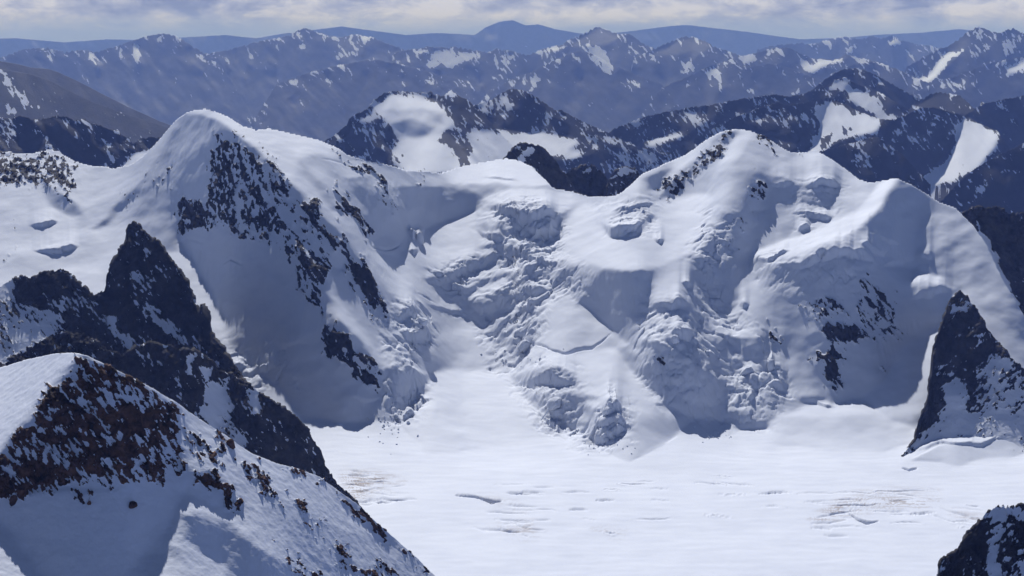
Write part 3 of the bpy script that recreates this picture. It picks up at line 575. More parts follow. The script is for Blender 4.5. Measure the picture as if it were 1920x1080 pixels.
o_land = {}
def relief(name, label, cat, crest, foot, anchors, slopes, polys, mat, s0=.95, base=.9, st=3.0, mst=2.0, seed=1.0, rib=(16, 60), ribk=.35, jagk=2.0, warp=4.0, kind='structure', snowk=.0, streak=(7, 22), back=(.04, .8), rel=0.0, relf=20., diag=0.0, dz=(), nk=.55, con=2.0, slant=-.55, group=None, zmin=-1850, ragged=2.5, low=False):
    """mountain face from its outline on the survey picture and the steepness of its parts"""
    crest = sorted(crest); cxs, cys = zip(*[p[:2] for p in crest]); fxs, fys = zip(*sorted(foot))
    x0, x1 = cxs[0], cxs[-1]; y0 = min(cys) - 6; y1 = max(fys) + 2
    gx = np.arange(x0, x1 + st, st * 1.33); gy = np.arange(y1, y0 - st, -st)
    PX, PY = np.meshgrid(gx, gy)
    wx = fbm(PX / 30, PY / 30, 0 * PX + seed, 4) * ragged; wy = fbm(PX / 30, PY / 30, 0 * PX + seed + 7, 4) * ragged
    def ribs(PX, PY):
        return fbm(PX / rib[0] + slant * PY / rib[0] + .5 * fbm(PX / 25, PY / 25, 0 * PX + seed, 3), PY / rib[1], 0 * PX + seed + 2, 5, gain=.55, ridged=True) - .95
    s = np.full(PX.shape, s0, np.float32); soft = np.zeros(PX.shape, np.float32)
    for poly, v in slopes:
        m = poly_mask(PX + wx, PY + wy, poly, 4.0); s = s * (1 - m) + v * m; soft = np.maximum(soft, m) if v < .8 else soft
    if low: s = s * (1 - .12 * sstep(125, 175, PY))          # forested lower slopes ease off
    s = np.clip(s * (1 + ribk * (1 - .5 * soft) * ribs(PX, PY)), .04, 2.4)
    t = ut(0, gy)[1]; tt = t[:, None]; g = np.abs(np.gradient(t))[:, None] / (s - tt); g = .5 * (g[1:] + g[:-1])
    W = np.zeros(PX.shape); T = np.zeros(PX.shape)
    anchors = [(*a, .05)[:4] for a in anchors]
    for ax, ay, aY, aw in anchors:
        j = int(np.clip(round((y1 - ay) / st), 0, len(gy) - 1)); i = int(np.clip(round((ax - gx[0]) / (st * 1.33)), 0, len(gx) - 1))
        W[j, max(0, i - 3):i + 4] += aw; T[j, max(0, i - 3):i + 4] = math.log(aY)
    lam, mu = .006, .25
    def DxT(a):
        o = np.zeros((a.shape[0], a.shape[1] + 1)); o[:, 1:] += a; o[:, :-1] -= a; return o
    def A(a):
        d = np.zeros_like(a); q = a[1:] - a[:-1]; d[1:] += q; d[:-1] -= q
        rr = a[:, 1:] - a[:, :-1]; d += lam * DxT(rr); c = rr[:, 1:] - rr[:, :-1]; d += mu * DxT(DxT(c)); return d + W * a
    # start from plain column integration below the anchors' mean
    ax = sorted(set((a[0], math.log(a[2])) for a in anchors)); L0 = np.interp(gx, *zip(*ax))[None, :]
    j0 = int(np.clip(round((y1 - np.mean([a[1] for a in anchors])) / st), 0, len(gy) - 1))
    c0 = np.vstack([np.zeros((1, len(gx))), np.cumsum(g, 0)]); c0 = blur1(c0, 6, 1); L = L0 + c0 - c0[j0:j0 + 1]
    b = W * T; b[1:] += g; b[:-1] -= g; D = W + 2 + 2 * lam + 6 * mu
    x = L; r = b - A(x); z = r / D; p = z.copy(); rz = (r * z).sum()
    for it in range(260):
        Ap = A(p); al = rz / max((p * Ap).sum(), 1e-30); x = x + al * p; r = r - al * Ap; z = r / D
        rn = (r * z).sum(); p = z + rn / max(rz, 1e-30) * p; rz = rn
    L = np.maximum.accumulate(x + np.arange(len(gy))[:, None] * 1e-6, axis=0)
    # mesh rows run from the foot to the crest of every column
    qx = np.arange(x0, x1 + mst, mst); cy = np.interp(qx, cxs, cys); fy = np.maximum(np.interp(qx, fxs, fys), cy + 2)
    cy = cy + jagk * (fbm(qx / 9, 0 * qx, 0 * qx + seed, 3, gain=.6, ridged=True) * -.5)
    n = int(max((fy - cy).max() / mst, 8)); q = np.linspace(0, 1, n)[:, None]
    qy = fy[None] + (cy - fy)[None] * q; qX = np.broadcast_to(qx[None], qy.shape)
    fi = np.clip((qX - gx[0]) / (st * 1.33), 0, len(gx) - 1.001); fj = np.clip((y1 - qy) / st, 0, len(gy) - 1.001)
    i = fi.astype(int); j = fj.astype(int); a = fi - i; c = fj - j
    LL = (L[j, i] * (1 - a) + L[j, i + 1] * a) * (1 - c) + (L[j + 1, i] * (1 - a) + L[j + 1, i + 1] * a) * c
    Y = np.exp(LL); u, tq = ut(qX, qy); Z = H + tq * Y; X = u * Y
    # the far side, out of sight, falls away
    nb = 9; dd = np.linspace(0, 1, nb + 1)[1:, None] ** 1.3 * (back[0] * Y[-1].mean())
    Yb = Y[-1:] + dd; Xb = u[-1:] * Yb; Zb = np.maximum(Z[-1:] - back[1] * dd * (.4 + .6 * np.minimum(dd / (.01 * Y[-1].mean()), 1)), zmin)
    # and the foot runs on down below what is seen
    fd = np.array([1., .5, .2])[:, None] * (.10 * Y[:1].mean()); Yk = Y[:1] - fd; Xk = u[:1] * Yk; Zk = np.maximum(Z[:1] - .55 * fd - .2 * (fd > .09 * Y[:1].mean()) * fd, zmin)
    Ld = Land(); Ld.X = np.vstack([Xk, X, Xb]); Ld.Y = np.vstack([Yk, Y, Yb]); Ld.Z = np.vstack([Zk, Z, Zb])
    pxs = np.vstack([np.broadcast_to(qx[None], Yk.shape), qX, np.broadcast_to(qx[None], Yb.shape)]); pys = np.vstack([np.broadcast_to(fy[None] + 3, Yk.shape), qy, np.broadcast_to(cy[None] - 1, Yb.shape)])
    # rock and snow
    v1 = pxs + warp * 1.6 * fbm(pxs / 26, pys / 26, 0 * pxs + seed + 1, 4); v2 = pys + warp * 1.6 * fbm(pxs / 26, pys / 26, 0 * pxs + seed + 4, 4)
    cov = np.full(pxs.shape, base, np.float32)
    if snowk: cov = cov - snowk * sstep(.1, -.55, ribs(pxs, pys)) * np.exp(-np.maximum(pys - np.interp(pxs, cxs, cys), 0) / 30)
    for poly, d in polys:
        m = poly_mask(v1, v2, poly, 7); cov = np.maximum(cov, m * d) if d > 0 else np.minimum(cov, 1 - m * (1 + d))
    nn = fbm((pxs + slant * pys) / streak[0], pys / streak[1], 0 * pxs + seed + 6, 6, gain=.62) + .8 * fbm((pxs + slant * pys) / 40, pys / 55, 0 * pxs + seed + 8, 3)
    rk = 0.5 + .9 * (nn * nk + (cov - .5) * con)
    rk = np.where(cov < .02, -.5, rk)
    if rel:
        rock = np.clip((rk - .35) / .3, 0, 1); sa, sb = strike(Ld, diag); nrm = normals(Ld.X, Ld.Y, Ld.Z)
        d = rock * rel * (.65 * fbm(sa / relf, Ld.Y / relf / 1.6, sb / relf / 2.6, 6, gain=.6, seed=seed + 31) + .35 * fbm(2.3 * Ld.X / relf, 1.6 * Ld.Y / relf, 1.5 * Ld.Z / relf, 4, gain=.55, ridged=True, seed=seed + 35))
        d += (1 - rock) * rel * .10 * fbm(Ld.X / relf, Ld.Y / relf, Ld.Z / relf, 4, seed=seed + 41)
        push(Ld, d, nrm)
    o = mesh(name, Ld, mat, rk); tag(o, label, cat, kind, group); o_land[o.name] = (pxs, pys, Ld); return o
# near white peak with the brown rock face, lower left
NEAR_CREST = [(-200,735,950),(-100,712,975),(0,690,1000),(50,675,1008),(100,664,1015),(140,662,1022),(165,668,1026),(200,685,1032),(240,705,1040),(280,725,1050),(330,755,1065),(380,790,1085),(420,815,1105),(470,850,1130),(520,870,1160),(560,880,1190),(600,895,1215),(640,925,1225),(670,945,1225),(700,975,1220),(740,1010,1210),(780,1045,1195),(815,1080,1180),(870,1140,1150)]
NEAR_ROCK = [([(150,670),(210,690),(300,735),(332,762),(340,800),(330,850),(345,885),(300,878),(300,915),(250,903),(200,915),(150,905),(122,900),(90,925),(40,932),(-80,950),(-80,900),(0,848),(60,785),(100,730),(130,690)],.68), ([(150,672),(200,690),(180,730),(120,760),(70,800),(90,740)],.75), ([(0,890),(40,868),(108,858),(120,888),(62,925),(10,922)],.95), ([(150,830),(190,830),(200,870),(160,870)],.95), ([(210,820),(280,830),(280,860),(230,850)],.9), ([(80,740),(150,760),(140,800),(80,800)],.85),
 ([(330,770),(420,870),(400,880),(330,800)],.34), ([(358,885),(400,885),(430,915),(452,960),(438,955),(415,925),(365,905)],.88), ([(412,820),(430,830),(440,852),(422,846)],.95), ([(440,850),(560,960),(520,950),(440,870)],.36), ([(470,862),(500,885),(512,905),(490,892)],.72), ([(525,868),(606,900),(590,905),(545,885),(535,900)],.6), ([(645,930),(668,945),(700,975),(742,1015),(735,1030),(705,1000),(662,958)],.85), ([(760,1030),(815,1075),(830,1090),(800,1070),(765,1042)],.8), ([(622,998),(645,1020),(665,1060),(690,1085),(650,1080),(632,1040)],.75), ([(500,985),(545,1030),(600,1085),(560,1085),(530,1030)],.55), ([(520,900),(640,1020),(620,1030),(520,930)],.32), ([(140,925),(172,925),(172,945),(150,942)],.5), ([(700,1045),(760,1085),(700,1085)],.55)]
NEAR_SLOPES = [  # bowl's cast shadow shaped as steep ground, its lit patches as gentle ground
 ([(-220,745),(0,680),(145,650),(152,672),(118,712),(70,770),(20,830),(-220,1010)],.17), ([(150,672),(118,712),(70,770),(20,832),(0,850),(0,838),(60,765),(105,708),(138,672)],.6),
 ([(152,666),(210,690),(330,760),(345,892),(300,915),(200,915),(100,910),(0,936),(-220,975),(-220,990),(0,850),(70,775),(118,715)],1.25),
 ([(0,932),(300,914),(345,878),(440,956),(360,932),(341,920),(328,962),(314,985),(314,1042),(258,1036),(252,1200),(130,1200),(88,1100),(10,985),(-220,975)],1.08), ([(0,980),(88,1098),(130,1200),(-240,1200),(-240,980)],.42),
 ([(258,1038),(313,1043),(316,985),(332,992),(345,1015),(400,1050),(470,1085),(560,1200),(252,1200)],.42), ([(300,1020),(330,1028),(345,1050),(320,1045)],.7), ([(329,962),(342,920),(440,957),(480,975),(545,1060),(500,1038),(430,982),(362,960)],.38),
 ([(345,966),(430,985),(500,1040),(550,1070),(600,1200),(560,1200),(420,1062),(350,1012)],.92), ([(345,890),(365,905),(415,930),(440,957),(420,962),(370,932)],1.0), ([(355,885),(400,885),(430,915),(450,955),(438,955),(415,925)],1.2),
 ([(640,925),(668,945),(742,1015),(735,1030),(662,958)],.9), ([(420,820),(600,895),(700,1000),(640,1000),(480,900)],.34), ([(480,925),(560,980),(640,1080),(600,1080),(520,980)],.55)]
NEAR_FOOT = [(-220,1190),(870,1190)]
NEAR = relief('mountain', 'near white snow peak with a brown and black rock face below its rounded top', 'mountain', [p[:2] for p in NEAR_CREST], NEAR_FOOT,
 [(-200,1090,850,.05),(100,1090,880,.05),(300,1090,900,.05),(500,1090,960,.05),(650,1090,1060,.05),(810,1085,1170,.05)], NEAR_SLOPES, NEAR_ROCK, M_NEAR, s0=.46, base=0.0, st=4.0, mst=1.3, seed=5.0, rib=(40, 90), ribk=.10, jagk=1.2, warp=7, rel=2.4, relf=8., diag=.6, streak=(10, 19), nk=.78, con=1.5, back=(.25, .8), zmin=-300, ragged=5)

# dark rock towers and ridge in front of the pointed mountain
def o2(crest): return [p[:2] for p in crest]
relief('rock_buttress', 'black twin topped rock buttress rising from the snow slope, tallest dark rock on this side', 'rock', o2([(-120,575,2560),(-40,555,2580),(0,540,2590),(30,524,2600),(45,520,2605),(60,526,2608),(70,519,2610),(85,512,2615),(103,509,2620),(121,506,2630),(140,528,2640),(160,545,2650),(176,556,2655),(198,545,2690),(202,520,2720),(210,500,2740),(222,475,2770),(236,460,2790),(240,424,2830),(250,419,2840),(262,425,2835),(275,443,2820),(298,456,2800),(312,478,2780),(345,520,2730),(362,556,2700),(380,572,2690),(384,580,2680),(378,598,2660),(400,630,2620),(424,664,2580),(450,700,2540),(490,780,2480),(530,880,2420),(560,960,2390)]), [(-120,780),(150,760),(300,760),(450,790),(560,1000)],
 [(-100,740,2420),(100,720,2470),(250,710,2500),(420,730,2480),(540,940,2330)], [(p, .75) for p, d in [([(-120,560),(30,520),(35,560),(100,590),(120,615),(60,660),(-120,760)],-.28), ([(195,595),(215,590),(240,630),(260,660),(235,655),(205,620)],-.05), ([(265,560),(300,590),(350,645),(335,650),(290,610)],-.25), ([(250,500),(290,520),(280,560),(245,540)],-.5), ([(100,565),(125,545),(160,560),(150,595),(110,590)],-.5)]], [([(-120,560),(30,520),(35,560),(100,590),(120,615),(60,660),(-120,760)],-.28), ([(195,595),(215,590),(240,630),(260,660),(235,655),(205,620)],-.05), ([(265,560),(300,590),(350,645),(335,650),(290,610)],-.25), ([(250,500),(290,520),(280,560),(245,540)],-.5), ([(100,565),(125,545),(160,560),(150,595),(110,590)],-.5)], M_MAIN, kind=None, s0=1.1, base=.86, con=1.6, nk=.6, st=3.0, mst=1.4, seed=8.0, rib=(20,60), ribk=.6, jagk=5, rel=6, relf=22., diag=.64, streak=(7,16), snowk=0, back=(.1,.9), zmin=-400)
relief('rock_ridge', 'long dark rock ridge with snowy gullies descending behind the near white peak to the glacier', 'rock', o2([(-60,700,2080),(20,668,2100),(50,655,2110),(75,640,2115),(110,625,2120),(150,625,2120),(180,645,2125),(210,662,2130),(230,668,2135),(255,654,2150),(280,648,2160),(318,650,2175),(340,660,2185),(362,660,2195),(392,672,2210),(410,695,2220),(440,710,2230),(465,722,2240),(490,742,2255),(510,755,2262),(545,778,2285),(575,808,2300),(600,850,2320),(612,880,2330),(630,905,2345),(655,932,2360),(680,960,2372)]), [(-60,900),(150,820),(330,850),(450,930),(600,1010),(680,1020)],
 [(-60,850,1960),(200,790,2060),(330,820,2080),(450,900,2120),(600,990,2190),(670,1010,2230)], [(p, .75) for p, d in [([(355,780),(400,700),(425,710),(440,790),(470,830),(450,850),(420,820)],-.25), ([(465,725),(490,740),(480,780),(465,780)],-.2), ([(350,660),(362,662),(358,710),(348,700)],-.15), ([(375,690),(400,690),(405,712),(385,715)],-.1), ([(-60,640),(110,580),(130,615),(60,650),(-60,720)],-.1)]], [([(355,780),(400,700),(425,710),(440,790),(470,830),(450,850),(420,820)],-.25), ([(465,725),(490,740),(480,780),(465,780)],-.2), ([(350,660),(362,662),(358,710),(348,700)],-.15), ([(375,690),(400,690),(405,712),(385,715)],-.1), ([(-60,640),(110,580),(130,615),(60,650),(-60,720)],-.1)], M_MAIN, kind=None, s0=1.1, base=.84, con=1.6, nk=.6, st=3.0, mst=1.3, seed=12.0, rib=(20,60), ribk=.6, jagk=5, rel=6, relf=20., diag=.5, streak=(7,16), snowk=0, back=(.1,.9), zmin=-400)
relief('rock_spur', 'grey black rock spur with snow on its ledges, right edge of the glacier', 'rock', o2([(1690,860,2800),(1715,825,2810),(1722,790,2840),(1738,755,2870),(1745,700,2900),(1750,650,2930),(1772,590,2965),(1782,562,2985),(1800,548,2995),(1815,560,2990),(1830,585,2980),(1860,630,2955),(1890,668,2930),(1910,685,2915),(1960,730,2880),(2010,780,2850)]), [(1690,890),(1720,846),(1760,842),(1850,850),(2010,840)],
 [(1700,870,2540),(1740,840,2600),(1850,846,2585),(2000,838,2600)], [([(1765,715),(1795,705),(1815,722),(1808,740),(1770,745)],.4), ([(1690,850),(1735,800),(1770,760),(1812,772),(2010,780),(2010,830),(1690,885)],.7), ([(1690,880),(1760,835),(1850,840),(2010,828),(2010,845),(1690,890)],.35)], [([(1765,715),(1795,705),(1815,720),(1812,770),(1900,770),(1960,700),(2030,760),(2030,900),(1690,900),(1690,850),(1735,800),(1770,760)],-.12), ([(1830,690),(1850,655),(1885,670),(1960,720),(1960,780),(1900,790),(1820,770)],-.45), ([(1790,575),(1815,565),(1810,590),(1795,590)],-.3)], M_MAIN, kind=None, s0=.95, base=.88, con=1.6, nk=.6, st=3.0, mst=1.4, seed=15.0, rib=(18,45), ribk=.6, jagk=3, rel=4.5, relf=17., diag=-.5, streak=(8,12), snowk=0, slant=.5, back=(.08,.9), zmin=-200)
relief('rock_ridge', 'dark rock ridge with snow gullies behind the shoulder of the broad rounded mountain', 'rock', o2([(1805,402,3700),(1822,393,3700),(1835,390,3700),(1850,396,3700),(1868,388,3690),(1880,396,3680),(1900,404,3660),(1930,400,3640),(1990,420,3600)]), [(1805,430),(1850,480),(1880,545),(1920,620),(1990,730)],
 [(1815,425,3560),(1850,465,3500),(1900,570,3400),(1970,690,3300)], [(p, .75) for p, d in [([(1825,400),(1850,440),(1885,520),(1925,600),(1905,590),(1870,530),(1840,460)],-.1)]], [([(1825,400),(1850,440),(1885,520),(1925,600),(1905,590),(1870,530),(1840,460)],-.1)], M_MAIN, kind=None, s0=1.1, base=.84, st=3.0, mst=1.4, seed=18.0, rib=(18,50), ribk=.4, jagk=5, rel=6, relf=22., streak=(7,14), snowk=0, back=(.06,.9))
relief('rock_outcrop', 'black rock outcrop with a snow patch on top at the lower right corner', 'rock', o2([(1735,1120,1310),(1758,1080,1320),(1765,1048,1325),(1790,1040,1328),(1800,1025,1330),(1815,1000,1335),(1835,985,1340),(1850,962,1345),(1868,953,1350),(1890,955,1352),(1920,950,1350),(1960,960,1345),(2010,985,1330)]), [(1735,1200),(2010,1200)],
 [(1740,1180,1235),(1850,1180,1240),(2000,1180,1250)], [], [([(1862,955),(1925,950),(1925,965),(1880,985),(1872,1040),(1885,1100),(1855,1100),(1852,1010)],-.15), ([(1905,1010),(1960,1000),(1960,1100),(1905,1100)],-.45)], M_MAIN, kind=None, s0=1.1, base=.86, con=1.6, nk=.75, st=3.0, mst=1.4, seed=21.0, rib=(26,60), ribk=.6, jagk=5, rel=2.6, relf=9., diag=-.4, streak=(9,16), snowk=0, slant=.4, back=(.1,.9), zmin=-400)
relief('rock_pinnacle', 'steep black rock pinnacle with a snow stripe standing behind the white dome of the icefall', 'rock', o2([(935,312,5250),(950,292,5250),(962,281,5250),(975,272,5250),(985,269,5250),(995,274,5250),(1012,276,5240),(1030,290,5230),(1045,310,5220),(1060,335,5210),(1078,362,5200),(1095,385,5190)]), [(935,335),(985,375),(1095,410)],
 [(945,325,4250),(1000,370,4250),(1080,395,4250)], [], [([(972,300),(990,278),(1000,285),(985,302),(970,312)],-.05)], M_MAIN, kind=None, s0=1.3, base=.86, st=2.6, mst=1.2, seed=23.0, rib=(14,40), ribk=.4, jagk=4, rel=7, relf=26., diag=.6, streak=(6,13), snowk=0, back=(.05,1.0))
relief('rock_outcrop', 'dark snow flecked rock outcrop beside the black pinnacle', 'rock', o2([(1055,335,5500),(1068,320,5500),(1080,317,5500),(1095,313,5500),(1110,312,5490),(1125,322,5480),(1138,338,5470),(1148,358,5460),(1160,385,5450)]), [(1055,380),(1160,410)],
 [(1060,370,4500),(1150,395,4500)], [], [([(1085,318),(1120,316),(1110,326),(1090,326)],-.1)], M_MAIN, kind=None, s0=1.2, base=.82, st=2.6, mst=1.2, seed=25.0, rib=(14,40), ribk=.4, jagk=4, rel=7, relf=26., streak=(6,13), snowk=0, back=(.05,1.0))
relief('rock_outcrop', 'small rounded rock outcrop with a snow cap beneath the arete of the broad mountain', 'rock', o2([(1138,352,5400),(1146,330,5400),(1158,318,5400),(1172,315,5400),(1190,318,5390),(1200,330,5380),(1210,350,5370)]), [(1138,370),(1210,395)],
 [(1140,365,4400),(1205,385,4400)], [], [([(1145,330),(1170,313),(1195,318),(1185,325),(1150,335)],-.15)], M_MAIN, kind=None, s0=1.1, base=.72, st=2.6, mst=1.2, seed=27.0, rib=(14,40), ribk=.4, jagk=3, rel=6, relf=24., streak=(6,12), snowk=0, back=(.05,1.0))

# ------------------------------------------------------------------ the middle distance
def mid(label, crest, Y, foot, pxr, seed, polys=(), lines=(), base=.80, mat=M_MID, dY=.18, amp=0, s=0, rel=0, bmod=0, fine=None, rows=0, relf=0, freq=0, gsn=0, top=0, s0=.9, sn=.38, snowk=.6, slopes=(), ribk=.6, jagk=5.0, nk=.68, con=1.7, warp=7.0, **k):
    sl = [(p, sn + .2 * (1 + d if d < 0 else 0)) for p, d in polys if d > -.42] + list(slopes)
    Y = Y * 1.35; Yf = Y * (1 - dY); ft = sorted(foot); cr = [p[:2] for p in crest]
    anc = [(px, py, Yf, .05) for px, py in ft]; lo = max(p[1] for p in cr)
    return relief('mountain', label, 'mountain', cr, [(px, max(py, lo + 12)) for px, py in ft], anc, sl, polys, mat, s0=s0, base=base, seed=seed, snowk=snowk, st=2.6, mst=1.25, ribk=ribk, jagk=jagk, rib=(13, 50), nk=nk, con=con, streak=(6, 15), **k)
mid('dark rocky mountain carrying a broad snowfield on its front, beyond the saddle of the icefall',
 [(560,300),(590,280),(605,268),(622,260),(650,237),(655,225),(690,205),(700,190),(720,178),(737,174),(755,174),(790,178),(808,175),(815,180),(828,183),(838,178),(846,172),(856,180),(870,187),(885,198),(905,215),(930,245),(960,275),(990,300)], 7800,
 [(540,350),(700,345),(1000,345)], (540, 1010), 31.0,
 [([(702,200),(722,180),(756,175),(792,178),(824,192),(848,215),(842,240),(820,262),(860,300),(900,300),(905,325),(760,325),(738,300),(745,260),(735,235),(705,215)],0.0), ([(668,225),(700,206),(710,220),(690,232)],-.1), ([(818,262),(850,268),(895,305),(905,325),(865,312)],.8), ([(735,285),(752,292),(745,305)],.7), ([(880,245),(1010,250),(1010,330),(880,330)],-.1)],
 [C([(690,205,7800),(700,250,7500),(735,310,7200)],.6), C([(846,173,7800),(835,230,7350),(870,310,6900)],.6), S([(770,220,7450),(790,270,7050)])], slopes=[([(730,178),(824,190),(835,215),(780,205),(720,205)],.22), ([(735,232),(770,222),(812,240),(800,262),(765,258)],.72), ([(750,262),(840,250),(900,320),(760,322)],.3), ([(790,205),(850,214),(842,240),(815,225)],.5)])
mid('dark jagged peak with snow speckled slopes next to the snowfield mountain',
 [(840,260),(870,225),(890,200),(905,193),(915,195),(935,181),(950,172),(962,169),(985,174),(1000,182),(1012,190),(1040,209),(1055,210),(1075,222),(1095,232),(1110,240),(1135,250),(1160,262),(1190,275),(1220,285),(1260,290)], 8400,
 [(830,330),(1000,335),(1290,335)], (830, 1290), 33.0,
 [([(855,240),(885,235),(960,245),(1060,252),(1085,266),(1075,275),(1100,290),(1060,300),(960,285),(870,290)],0.0), ([(895,203),(915,195),(918,215)],-.1), ([(935,185),(950,178),(968,200),(955,205)],-.2), ([(1120,255),(1180,265),(1270,245),(1290,265),(1200,275),(1150,270)],-.05), ([(1150,280),(1290,285),(1290,330),(1180,330)],-.5)],
 [C([(962,170,8400),(1000,225,8000),(1060,250,7700)],.6), S([(880,240,7400),(1000,255,7500),(1085,268,7600)])])
mid('long dark rocky ridge sloping up to a snow topped peak in the middle distance',
 [(1130,258),(1150,245),(1200,224),(1240,215),(1290,205),(1330,200),(1370,192),(1420,183),(1455,180),(1480,184),(1510,178),(1535,168),(1555,160),(1568,151),(1585,148),(1592,153),(1612,162),(1650,176),(1680,195),(1720,218),(1760,240),(1800,270)], 9600,
 [(1120,300),(1400,300),(1820,330)], (1120, 1820), 35.0,
 [([(1550,165),(1570,150),(1592,150),(1590,170),(1570,168)],-.05), ([(1585,168),(1625,172),(1645,180),(1660,210),(1690,228),(1655,228),(1620,205),(1590,188)],0.0), ([(1200,265),(1280,245),(1290,255),(1220,275)],0.0)],
 [C([(1590,152,9600),(1600,190,9300),(1650,228,9000)],.5)])
mid('dark hump shaped mountain with faint snow streaks behind the snow topped peak',
 [(1480,210),(1530,165),(1560,142),(1580,133),(1605,131),(1630,137),(1650,148),(1690,170),(1730,192),(1770,215)], 11500, [(1470,240),(1800,250)], (1460, 1800), 36.0, base=.97, fine=(260, 200), rows=160)
mid('smooth white snow dome between dark ridges on the far right of the middle distance',
 [(1690,225),(1710,202),(1725,190),(1745,179),(1762,175),(1785,180),(1800,182),(1840,192),(1850,202),(1835,215),(1880,235)], 10200, [(1680,250),(1900,260)], (1670, 1900), 37.0,
 [([(1705,204),(1762,172),(1850,194),(1845,205),(1820,216),(1700,210)],0.05)], base=.8, fine=(240, 200), rows=160, amp=25)
mid('dark blue ridge rising to the right edge behind the snow dome',
 [(1800,225),(1830,205),(1850,196),(1880,190),(1920,182),(1960,178),(2010,170)], 9900, [(1790,280),(2010,290)], (1780, 2010), 38.0, base=.97, fine=(260, 200), rows=160)
mid('snow faced mountain with a hanging white glacier and black rock ribs, right middle distance',
 [(1330,250),(1345,236),(1400,214),(1440,200),(1455,194),(1480,200),(1495,197),(1530,192),(1552,186),(1575,196),(1602,207),(1630,220),(1655,227),(1668,228),(1690,222),(1712,212),(1730,204),(1750,205),(1790,215),(1815,222),(1840,236),(1872,250),(1876,258),(1900,290),(1920,310),(1960,330)], 8300,
 [(1310,310),(1500,320),(1650,345),(1760,352),(1960,380)], (1310, 1960), 39.0,
 [([(1520,205),(1555,186),(1602,207),(1656,227),(1645,245),(1600,258),(1560,275),(1510,300),(1520,260),(1540,235)],0.0), ([(1795,230),(1812,222),(1874,249),(1868,270),(1840,310),(1790,340),(1740,352),(1715,352),(1740,320),(1780,292),(1792,250)],0.0), ([(1415,225),(1435,222),(1425,235)],-.1), ([(1545,255),(1562,245),(1556,275),(1540,285)],.75), ([(1800,300),(1815,295),(1808,315)],.7), ([(1580,238),(1592,236),(1588,250)],.7), ([(1660,240),(1690,235),(1690,290),(1670,280)],-.6)],
 [C([(1656,228,8300),(1650,270,7900),(1690,320,7300)],.6), C([(1740,206,8300),(1750,260,7800),(1780,300,7500)],.6), S([(1590,235,8000),(1540,285,7500)]), S([(1835,280,7800),(1770,340,7150)])], amp=80)
mid('pair of dark blue rock pyramids in front of the hanging glacier',
 [(1440,330),(1500,300),(1555,282),(1580,275),(1602,271),(1630,262),(1645,260),(1668,275),(1692,293),(1722,325),(1745,350)], 7100, [(1430,360),(1600,375),(1780,375)], (1430, 1790), 40.0, [([(1590,300),(1615,295),(1605,330),(1595,325)],-.5)], base=.95, fine=(300, 220), rows=180)
mid('dark shadowed mountain flank with thin snow lines at the right edge',
 [(1745,400),(1775,368),(1800,342),(1830,318),(1855,303),(1880,290),(1920,272),(1960,258),(2010,245)], 6600, [(1730,420),(1850,425),(2010,430)], (1730, 2010), 41.0, [([(1800,380),(1850,345),(1855,352),(1815,390)],-.45)], base=.93, fine=(280, 240), rows=200)
mid('dark serrated ridge with narrow snow couloirs behind the left col',
 [(-120,235),(-60,228),(0,222),(20,226),(40,219),(62,227),(90,224),(108,219),(122,220),(140,228),(160,226),(172,234),(190,238),(205,246),(222,250),(240,262),(250,272),(262,263),(285,259),(310,262),(340,275),(380,300)], 5900,
 [(-120,350),(100,345),(390,335)], (-130, 390), 42.0,
 [([(228,312),(250,290),(283,280),(285,295),(262,305),(250,315)],0.0), ([(198,266),(208,265),(203,290),(212,302),(205,305),(197,285)],-.1), ([(118,221),(125,222),(135,245),(150,258),(140,258),(122,240)],-.3), ([(80,260),(95,255),(92,272)],-.4)],
 [C([(122,221,5900),(150,270,5550)],.5), C([(240,262,5900),(225,300,5500)],.4)], base=.95, rel=10, relf=45, freq=1/40.)
mid('grey brown scree mountain with long thin snow streaks at the left edge',
 [(-140,118),(-60,124),(0,130),(30,134),(60,140),(95,152),(125,168),(170,190),(230,212),(290,232),(330,245)], 10500,
 [(-140,245),(150,248),(350,262)], (-140, 360), 44.0, [([(0,134),(15,142),(26,165),(72,205),(62,206),(22,172),(10,150)],0.0), ([(20,195),(28,210),(18,208)],-.2), ([(40,190),(50,200),(44,200)],-.2)], base=1.15, mat=M_GREEN, s0=.6, snowk=0, ribk=.3, jagk=.6, sn=.5)
mid('smooth dark green mountain shoulder falling to the wide valley on the left',
 [(-140,95),(-60,104),(0,115),(30,120),(60,127),(92,130),(110,136),(140,150),(165,162),(190,176),(215,188),(240,201),(265,212),(300,228),(340,243)], 13000,
 [(-140,235),(200,240),(380,250)], (-140, 390), 45.0, base=1.15, mat=M_GREEN, s0=.6, snowk=0, ribk=.25, jagk=.6, sn=.5)

# ------------------------------------------------------------------ the far ranges
def far(label, crest, Y, pxr, seed, polys=(), base=.92, fY=.80, amp=0, s=0, rows=0, fine=None, **k):
    ends = [(pxr[0], 235), *crest, (pxr[1], 235)]
    pale = base > .96; Y = Y * (2.4 if pale else 1.5); fp = 130 if pale else 262
    if pale: ends = [(pxr[0], crest[0][1] + 20), *crest, (pxr[1], crest[-1][1] + 20)]
    anc = [(px, fp, Y * fY, .05) for px in np.linspace(pxr[0], pxr[1], 6)]
    sl = [(p, .34 if d > -.1 else .6) for p, d in polys]
    return relief('mountain', label, 'mountain', ends, [(pxr[0], fp), (pxr[1], fp)], anc, sl, polys, M_FAR, s0=.75 if not pale else .95, low=not pale, base=base, seed=seed, snowk=0 if pale else .85, con=1.9, st=2.2, mst=1.25, ribk=.5, nk=.55, jagk=1.0 if pale else 5.0, rib=(12, 45), warp=3, streak=(6, 16), back=(.05, .5))
